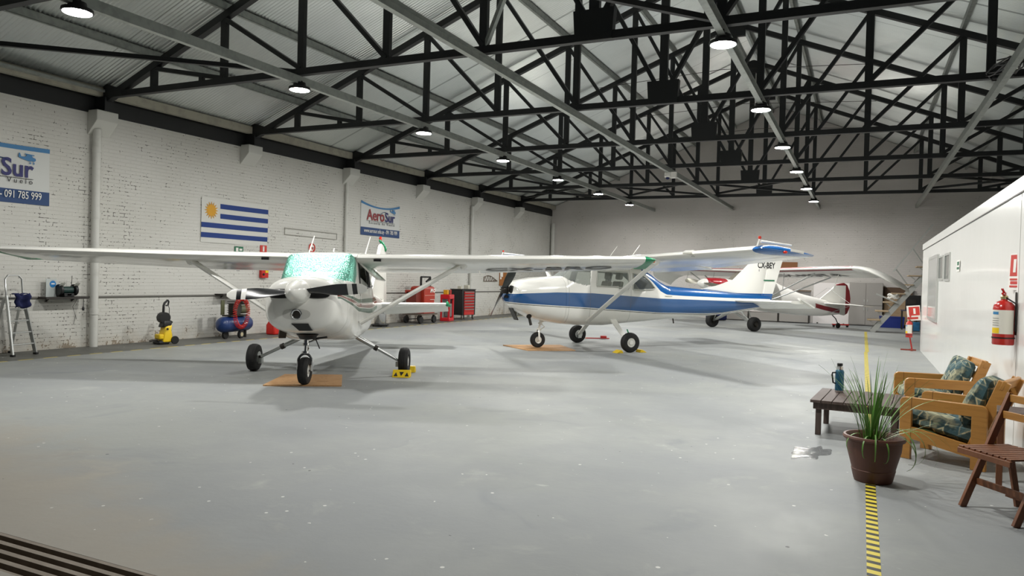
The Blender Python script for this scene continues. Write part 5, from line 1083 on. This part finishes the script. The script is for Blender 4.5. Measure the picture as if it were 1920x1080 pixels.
# puddle
wat = Mat('puddle_water', (.25, .26, .27, 1), .04); wat.b.inputs['Alpha'].default_value = .35; wat.bump(wat.noise(9, 2), .02, .5); m = MB(); rr = random.Random(3); P = []
for k in range(40): a = 2*pi*k/40; r_ = 1+.22*sin(2*a+1)+.18*sin(5*a)+.12*sin(9*a+2); P.append((-.40+.135*r_*cos(a)+.05*sin(a), 7.62+.34*r_*sin(a)))
m.prism(P, lambda a, b: (a, b, 0.0), lambda a, b: (a, b, .002)); o = m.build('water_puddle', wat, None, smooth=0); tag(o, 'small shiny puddle on the floor left of the plant pot', 'puddle')

# ================================================================== SEATING CORNER
wood_p = M_('pine_wood', '#b5813f', .45, 0, .1); wood_p.paint(wood_p.noise(3, 4, .6, sx=1, sy=1, sz=10, dist=.8).step(.4, .7)*.45, '#94652c'); 
wood_r = M_('oiled_teak', '#7d4f33', .5); wood_r.paint(wood_r.noise(5, 4, .6, sx=4, sy=1, sz=1, dist=.6).step(.4, .7)*.5, '#5c3522')
wood_d = M_('dark_stained_wood', '#4a3c36', .6); wood_d.paint(wood_d.noise(4, 4, .6, sx=8, sy=1, sz=1).step(.4, .7)*.45, '#665750')
fab = M_('tapestry_cloth', '#62756f', .9); x, y, z = fab.xyz(); u_ = (x+y*.4+z*.5); v_ = (y-x*.3+z*.6)
d1 = ((u_*7.).mod(1.)-.5).abs()+((v_*7.).mod(1.)-.5).abs(); nz = fab.noise(9, 4)
fab.paint((d1+nz*.25).gt(.62)*.9, '#2a4245'); fab.paint(((d1+nz*.2-.50).abs().lt(.05))*.9, '#c2b995'); fab.paint(((u_*2.5+nz*.5).mod(1.)).lt(.3)*.6, '#3f6068'); fab.paint(fab.noise(5, 3, .6).step(.5, .62)*.6, '#a5a384'); fab.paint(fab.noise(24, 3).step(.55, .65)*.5, '#1d3336'); fab.bump(fab.noise(60, 2), .003)
def cushion(sx, sy, sz, puff=.03, seed=1):
    m = MB(); n = 14; r_ = random.Random(seed); ph = [r_.uniform(0, 6) for _ in range(4)]
    def P(u, v, s):
        a, b = u*2-1, v*2-1; e = (1-abs(a)**5)*(1-abs(b)**5); w_ = .010*sin(6*u+ph[0])*sin(5*v+ph[1])
        k = 1-.05*(abs(a)**4)*(abs(b)**4); return Vector((a*sx/2*k, b*sy/2*k, s*(sz*.30+(sz*.20+puff)*e**.5)+w_*s))
    m.sheet(lambda u, v: P(u, v, 1), n, n); m.sheet(lambda u, v: P(u, v, -1), n, n)
    bd = [(i/n, 0) for i in range(n)]+[(1, i/n) for i in range(n)]+[(1-i/n, 1) for i in range(n)]+[(0, 1-i/n) for i in range(n)]
    m.loft([[P(u, v, 1) for u, v in bd], [P(u, v, -1) for u, v in bd]], False, False); return m
def armchair(lab, loc, deg):
    t = thing('armchair', lab, 'armchair', (*loc, 0), R(deg), 'low pine armchairs by the office wall')
    HT, Wd, D0, D1 = .575, .305, .355, -.355
    for s in (1, -1):
        y0, y1 = s*Wd-.024, s*Wd+.024
        def prof(x0, x1, z0, z1, rc, cf, cr):
            p = [(x0, z0), (x1, z0)]
            for cx, cz, a0 in ((x1-rc, z1-rc, 0), (x0+rc, z1-rc, 90)):
                use = cf if a0 == 0 else cr
                p += [(cx+rc*cos(R(a0+90*k/6)), cz+rc*sin(R(a0+90*k/6))) for k in range(7)] if use else [(x1, z1) if a0 == 0 else (x0, z1)]
            return p
        sf = MB(); sf.prism(prof(D1, D0, HT-.105, HT, .05, True, True), lambda a, b: (a, y0, b), lambda a, b: (a, y1, b)); sf = sf.build('armrest', wood_p, t, bevel=.004)
        for x0, x1 in ((D0-.10, D0), (D1, D1+.12)): MB().bb((x0, y0+.0005, 0), (x1, y1-.0005, HT-.1)).build('leg', wood_p, t, bevel=.004)
        m = MB(); m.prism([(D0-.05, .31), (D0-.05, .20), (D1+.05, .09), (D1+.05, .20)], lambda a, b: (a, y0+.006, b), lambda a, b: (a, y1-.006, b)); m.build('side_rail', wood_p, t, smooth=0)
        m = MB(); m.bb((D0-.102, y0-.001, HT-.103), (D0-.0985, y1+.001, HT+.0005)); m.build('joint_line', M_('wood_joint', '#4e3417', .7) if 'wood_joint' not in bpy.data.materials else bpy.data.materials['wood_joint'], sf, smooth=0)
    MB().bb((D0-.06, -Wd+.02, .20), (D0-.025, Wd-.02, .31)).build('front_rail', wood_p, t, bevel=.004)
    MB().bb((D1+.09, -Wd+.02, .10), (D1+.12, Wd-.02, .2)).build('rear_rail', wood_p, t, bevel=.004)
    rot = Matrix.Rotation(R(-9), 3, 'Y')
    MB().box((0, 0, .215), (.58, .54, .02), Matrix.Rotation(R(-9), 3, 'Y')).build('seat_slats', wood_p, t, smooth=0)
    bx = Vector((-.22, 0, .14)); bd_ = Vector((-.37, 0, 1)).normalized()
    for s in (1, -1): MB().bar(bx+Vector((0, s*.245, 0)), bx+Vector((0, s*.245, 0))+bd_*.70, .045, .10, (1, 0, 0)).build('back_post', wood_p, t, bevel=.006)
    for q in (.18, .36, .52): MB().bar(bx+bd_*q+Vector((0, -.24, 0)), bx+bd_*q+Vector((0, .24, 0)), .02, .08, bd_).build('back_slat', wood_p, t, smooth=0)
    MB().bar(bx+bd_*.665+Vector((0, -.27, 0)), bx+bd_*.665+Vector((0, .27, 0)), .035, .09, bd_).build('back_rail', wood_p, t, bevel=.008)
    return t
def on_chair(ch, mb, pos, rot, lab, name):
    o = mb.build(name, fab, None, smooth=50); a = ch.rotation_euler[2]
    o.matrix_world = Matrix.Translation(ch.location) @ Matrix.Rotation(a, 4, 'Z') @ Matrix.Translation(pos) @ rot; tag(o, lab, 'cushion', 'patterned chair cushions')
ca = armchair('low pine armchair nearest the camera, behind the plant pot', (.80, 8.06), 159.5); cb = armchair('low pine armchair further away, between the low table and the office wall', (.775, 9.88), 188)
for ch, w in ((ca, 'near'), (cb, 'far')):
    on_chair(ch, cushion(.60, .53, .13, .03, 3 if ch is ca else 5), (.035, 0, .335), Matrix.Rotation(R(-9), 4, 'Y'), f'blue-green patterned seat cushion on the {w} pine armchair', 'seat_cushion')
    on_chair(ch, cushion(.46, .52, .12, .03, 4 if ch is ca else 6), (-.235, 0, .585), Matrix.Rotation(R(67), 4, 'Y') @ Matrix.Rotation(R(3 if ch is ca else -3), 4, 'Z'), f'blue-green patterned back cushion leaning in the {w} pine armchair', 'back_cushion')
# low table and flask
t = thing('coffee_table', 'low dark slatted wooden table with a blue flask on it', 'table', (.005, 9.0, 0), R(-4))
for k in range(8): MB().box((-.385+.11*k, 0, .365), (.103, 1.05, .03)).build('table_slat', wood_d, t, bevel=.004)
for s in (-1, 1): MB().box((0, s*.47, .315), (.82, .03, .07)).build('apron', wood_d, t, smooth=0)
for s in (-1, 1): MB().box((s*.395, 0, .315), (.03, .94, .07)).build('apron', wood_d, t, smooth=0)
for x in (-.36, .36):
    for y in (-.43, .30): MB().box((x, y, .18), (.055, .055, .36)).build('leg', wood_d, t, bevel=.004)
t = thing('thermos_flask', 'blue steel thermos flask with a black stopper on the low table', 'flask', (-.205, 9.28, .381), R(30)); fb = M_('flask_blue', '#22566f', .4, .3)
MB().lathe([(.046, 0), (.047, .01), (.047, .022)], n=28).build('base_ring', chrome, t); MB().lathe([(.047, .022), (.047, .235), (.042, .25), (.034, .257)], n=28).build('body', fb, t); MB().lathe([(.032, .255), (.034, .262), (.034, .295), (.03, .30)], n=28).build('steel_collar', chrome, t); MB().lathe([(.030, .298), (.031, .325), (.026, .332)], n=24).build('stopper', black_plastic, t)
m = MB(); m.tube([(-.045, 0, .225), (-.085, 0, .222), (-.09, 0, .20), (-.075, 0, .11), (-.045, 0, .10)], .009, 8); m.build('handle', black_plastic, t)
# pot and plant
pot_m = M_('brown_plastic_pot', '#5e3a2c', .5); pot_m.paint(pot_m.noise(4, 3).step(.5, .75)*.25, '#7d5a48')
t = thing('plant_pot', 'large brown plastic pot holding a spiky green plant, standing on the tape', 'plant pot', (.125, 6.80, 0))
MB().lathe([(.001, .0), (.138, 0), (.148, .015), (.168, .10), (.165, .105), (.205, .26), (.212, .335), (.232, .345), (.238, .36), (.232, .375), (.215, .377), (.205, .365), (.19, .30)], n=48, caps=False).build('pot', pot_m, t)
soil = M_('potting_soil', '#2c2119', .9); soil.bump(soil.noise(30, 4), .02); MB().lathe([(.198, .305), (.15, .315), (.08, .32), (.001, .322)], n=32, caps=False).build('soil', soil, t)
leaf = M_('spiky_leaf', '#5f8a3c', .45); leaf.paint(leaf.noise(3, 3).step(.45, .7)*.7, '#93b064'); leaf.paint(leaf.noise(1.7, 2).step(.58, .7)*.8, '#b9bd86'); leaf.paint(leaf.noise(2.3, 2, sx=1.3).step(.6, .75)*.6, '#2d4f22')
rr = random.Random(11); m = MB()
def blade_leaf(m, b, az, lean, L, w, droop, n=12):
    p = Vector(b); th = lean; d0 = Vector((cos(az), sin(az), 0)); side_ = Vector((-sin(az), cos(az), 0)); L_, pts = L/n, []
    for i in range(n+1):
        pts.append(p.copy()); p += (d0*sin(th)+Vector((0, 0, 1))*cos(th))*L_; th += droop/n*(1+1.6*i/n)
    base = len(m.v)
    for i, q in enumerate(pts):
        u = i/n; ww = w*(.75+.5*u)*(1-u**3)+.0006; nrm = Vector((0, 0, .25))*w
        m.v += [tuple(q-side_*ww/2+nrm*.6), tuple(q), tuple(q+side_*ww/2+nrm*.6)]
    for i in range(n):
        a = base+3*i; m.f += [(a, a+1, a+4, a+3), (a+1, a+2, a+5, a+4)]
for k in range(60): a = rr.uniform(0, 2*pi); r_ = rr.uniform(.0, .09); blade_leaf(m, (-.02+r_*cos(a), r_*sin(a), .31), a+rr.uniform(-.6, .6), rr.uniform(.03, .38), rr.uniform(.38, .74), rr.uniform(.008, .013), rr.uniform(.0, .6))
for az, le, L, dr in ((0.1, .75, .62, 1.2), (.35, .5, .72, .7), (-.3, .6, .68, 1.9), (-.7, .7, .60, 2.2), (.0, 1.0, .50, .15), (-1.2, .7, .48, 2.6), (-.5, .45, .72, 2.6), (.6, .4, .6, .5), (-1.9, .6, .46, 2.7), (-1.55, .55, .56, 2.8), (-2.5, .5, .42, 2.6), (.2, .9, .55, .9), (-.15, .35, .66, .3), (2.8, .25, .45, .3), (-.9, .5, .75, 2.3)): blade_leaf(m, (.0+.04*cos(az), .04*sin(az), .31), az, le, L, .013, dr, 16)
blade_leaf(m, (.0, .0, .31), .2, .04, .78, .009, .10); blade_leaf(m, (-.02, .02, .31), 1.2, .05, .72, .012, .15)
pl_o = m.build('foliage', leaf, t, smooth=60, fix=False)
# folding chair
fz = Vector((-.82, -.57, 0)).normalized(); fs = Vector((.58, -.81, 0)).normalized()
t = thing('folding_chair', 'slatted teak folding chair at the lower right, cut by the picture edge', 'chair', (.845, 6.16, 0))
O_ = Vector((.845, 6.16, 0)); FA, FC = Vector((.71, 6.35, 0))-O_, Vector((.98, 5.97, 0))-O_
for f0, nm in ((FA, 'a'), (FC, 'c')):
    top = f0-fz*.38+Vector((0, 0, .83)); MB().bar(f0, top, .026, .052, fz).build('back_leg_frame', wood_r, t, bevel=.003)
for s in (-1, 1):
    rf = (FA+FC)/2+fs*s*.19-fz*.43; ft = (FA+FC)/2+fs*s*.19-fz*.34+Vector((0, 0, .44)); MB().bar(rf, ft, .024, .046, fz).build('leg', wood_r, t, bevel=.003)
mid = (FA+FC)/2
MB().bar(FA+Vector((0, 0, .19))-fz*.108, FC+Vector((0, 0, .19))-fz*.108, .02, .045).build('stretcher', wood_r, t, smooth=0)
MB().bar(mid-fs*.19-fz*.33+Vector((0, 0, .10)), mid+fs*.19-fz*.33+Vector((0, 0, .10)), .02, .04).build('stretcher', wood_r, t, smooth=0)
MB().bar(mid-fs*.22+fz*.055+Vector((0, 0, .425)), mid+fs*.24+fz*.055+Vector((0, 0, .425)), .022, .04).build('seat_front_rail', wood_r, t, bevel=.003)
for k in range(9): q = -.205+.052*k; MB().bar(mid+fs*q+fz*.05+Vector((0, 0, .452)), mid+fs*q-fz*.36+Vector((0, 0, .452)), .040, .014).build('seat_slat', wood_r, t, bevel=.002)
for q in (.80, .68): MB().bar(FA-fz*(.38*q/.83)+Vector((0, 0, q)), FC-fz*(.38*q/.83)+Vector((0, 0, q)), .018, .055).build('back_slat', wood_p, t, bevel=.003)
# small dark table behind it
t = thing('garden_table', 'small dark-topped wooden table behind the folding chair at the right edge', 'table', (1.175, 7.18, 0), R(-8))
for k in range(4): MB().box((0, -.145+.097*k, .615), (.30, .09, .03)).build('table_slat', wood_d, t, bevel=.003)
MB().box((-.13, 0, .58), (.025, .36, .04)).build('apron', wood_d, t, smooth=0)
MB().box((.13, 0, .58), (.025, .36, .04)).build('apron', wood_d, t, smooth=0)
for x in (-.12, .11):
    for y in (-.15, .15): MB().box((x, y, .29), (.045, .045, .58)).build('leg', wood_r, t, bevel=.003)
# camera hung on the plain beam
t = thing('security_camera', 'white dome security camera on the plain beam at mid length', 'camera', (-5.24, 21.6, ZC-.16)); MB().lathe([(.09, 0), (.10, -.03), (.10, -.13), (.08, -.15)], n=20).build('housing', white_card, t); MB().sphere((0, -.03, -.15), .06, 14).build('lens_dome', navy_cloth, t); MB().box((.17, 0, -.08), (.16, .12, .18)).build('junction_box', white_card, t, bevel=.01)
t = thing('cable_bundle', 'black cable bundle tangled on the beam high above the office container', 'cable', (1.86, 13.4, ZC)); m = MB(); rr = random.Random(5)
for k in range(7): a0 = rr.uniform(0, 6); m.tube([(.22*cos(a0+i*.9)*rr.uniform(.6, 1), .5*sin(a0+i*.7), .02+.06*sin(i*1.3+k)) for i in range(8)], .012, 5)
m.build('cables', black_plastic, t)
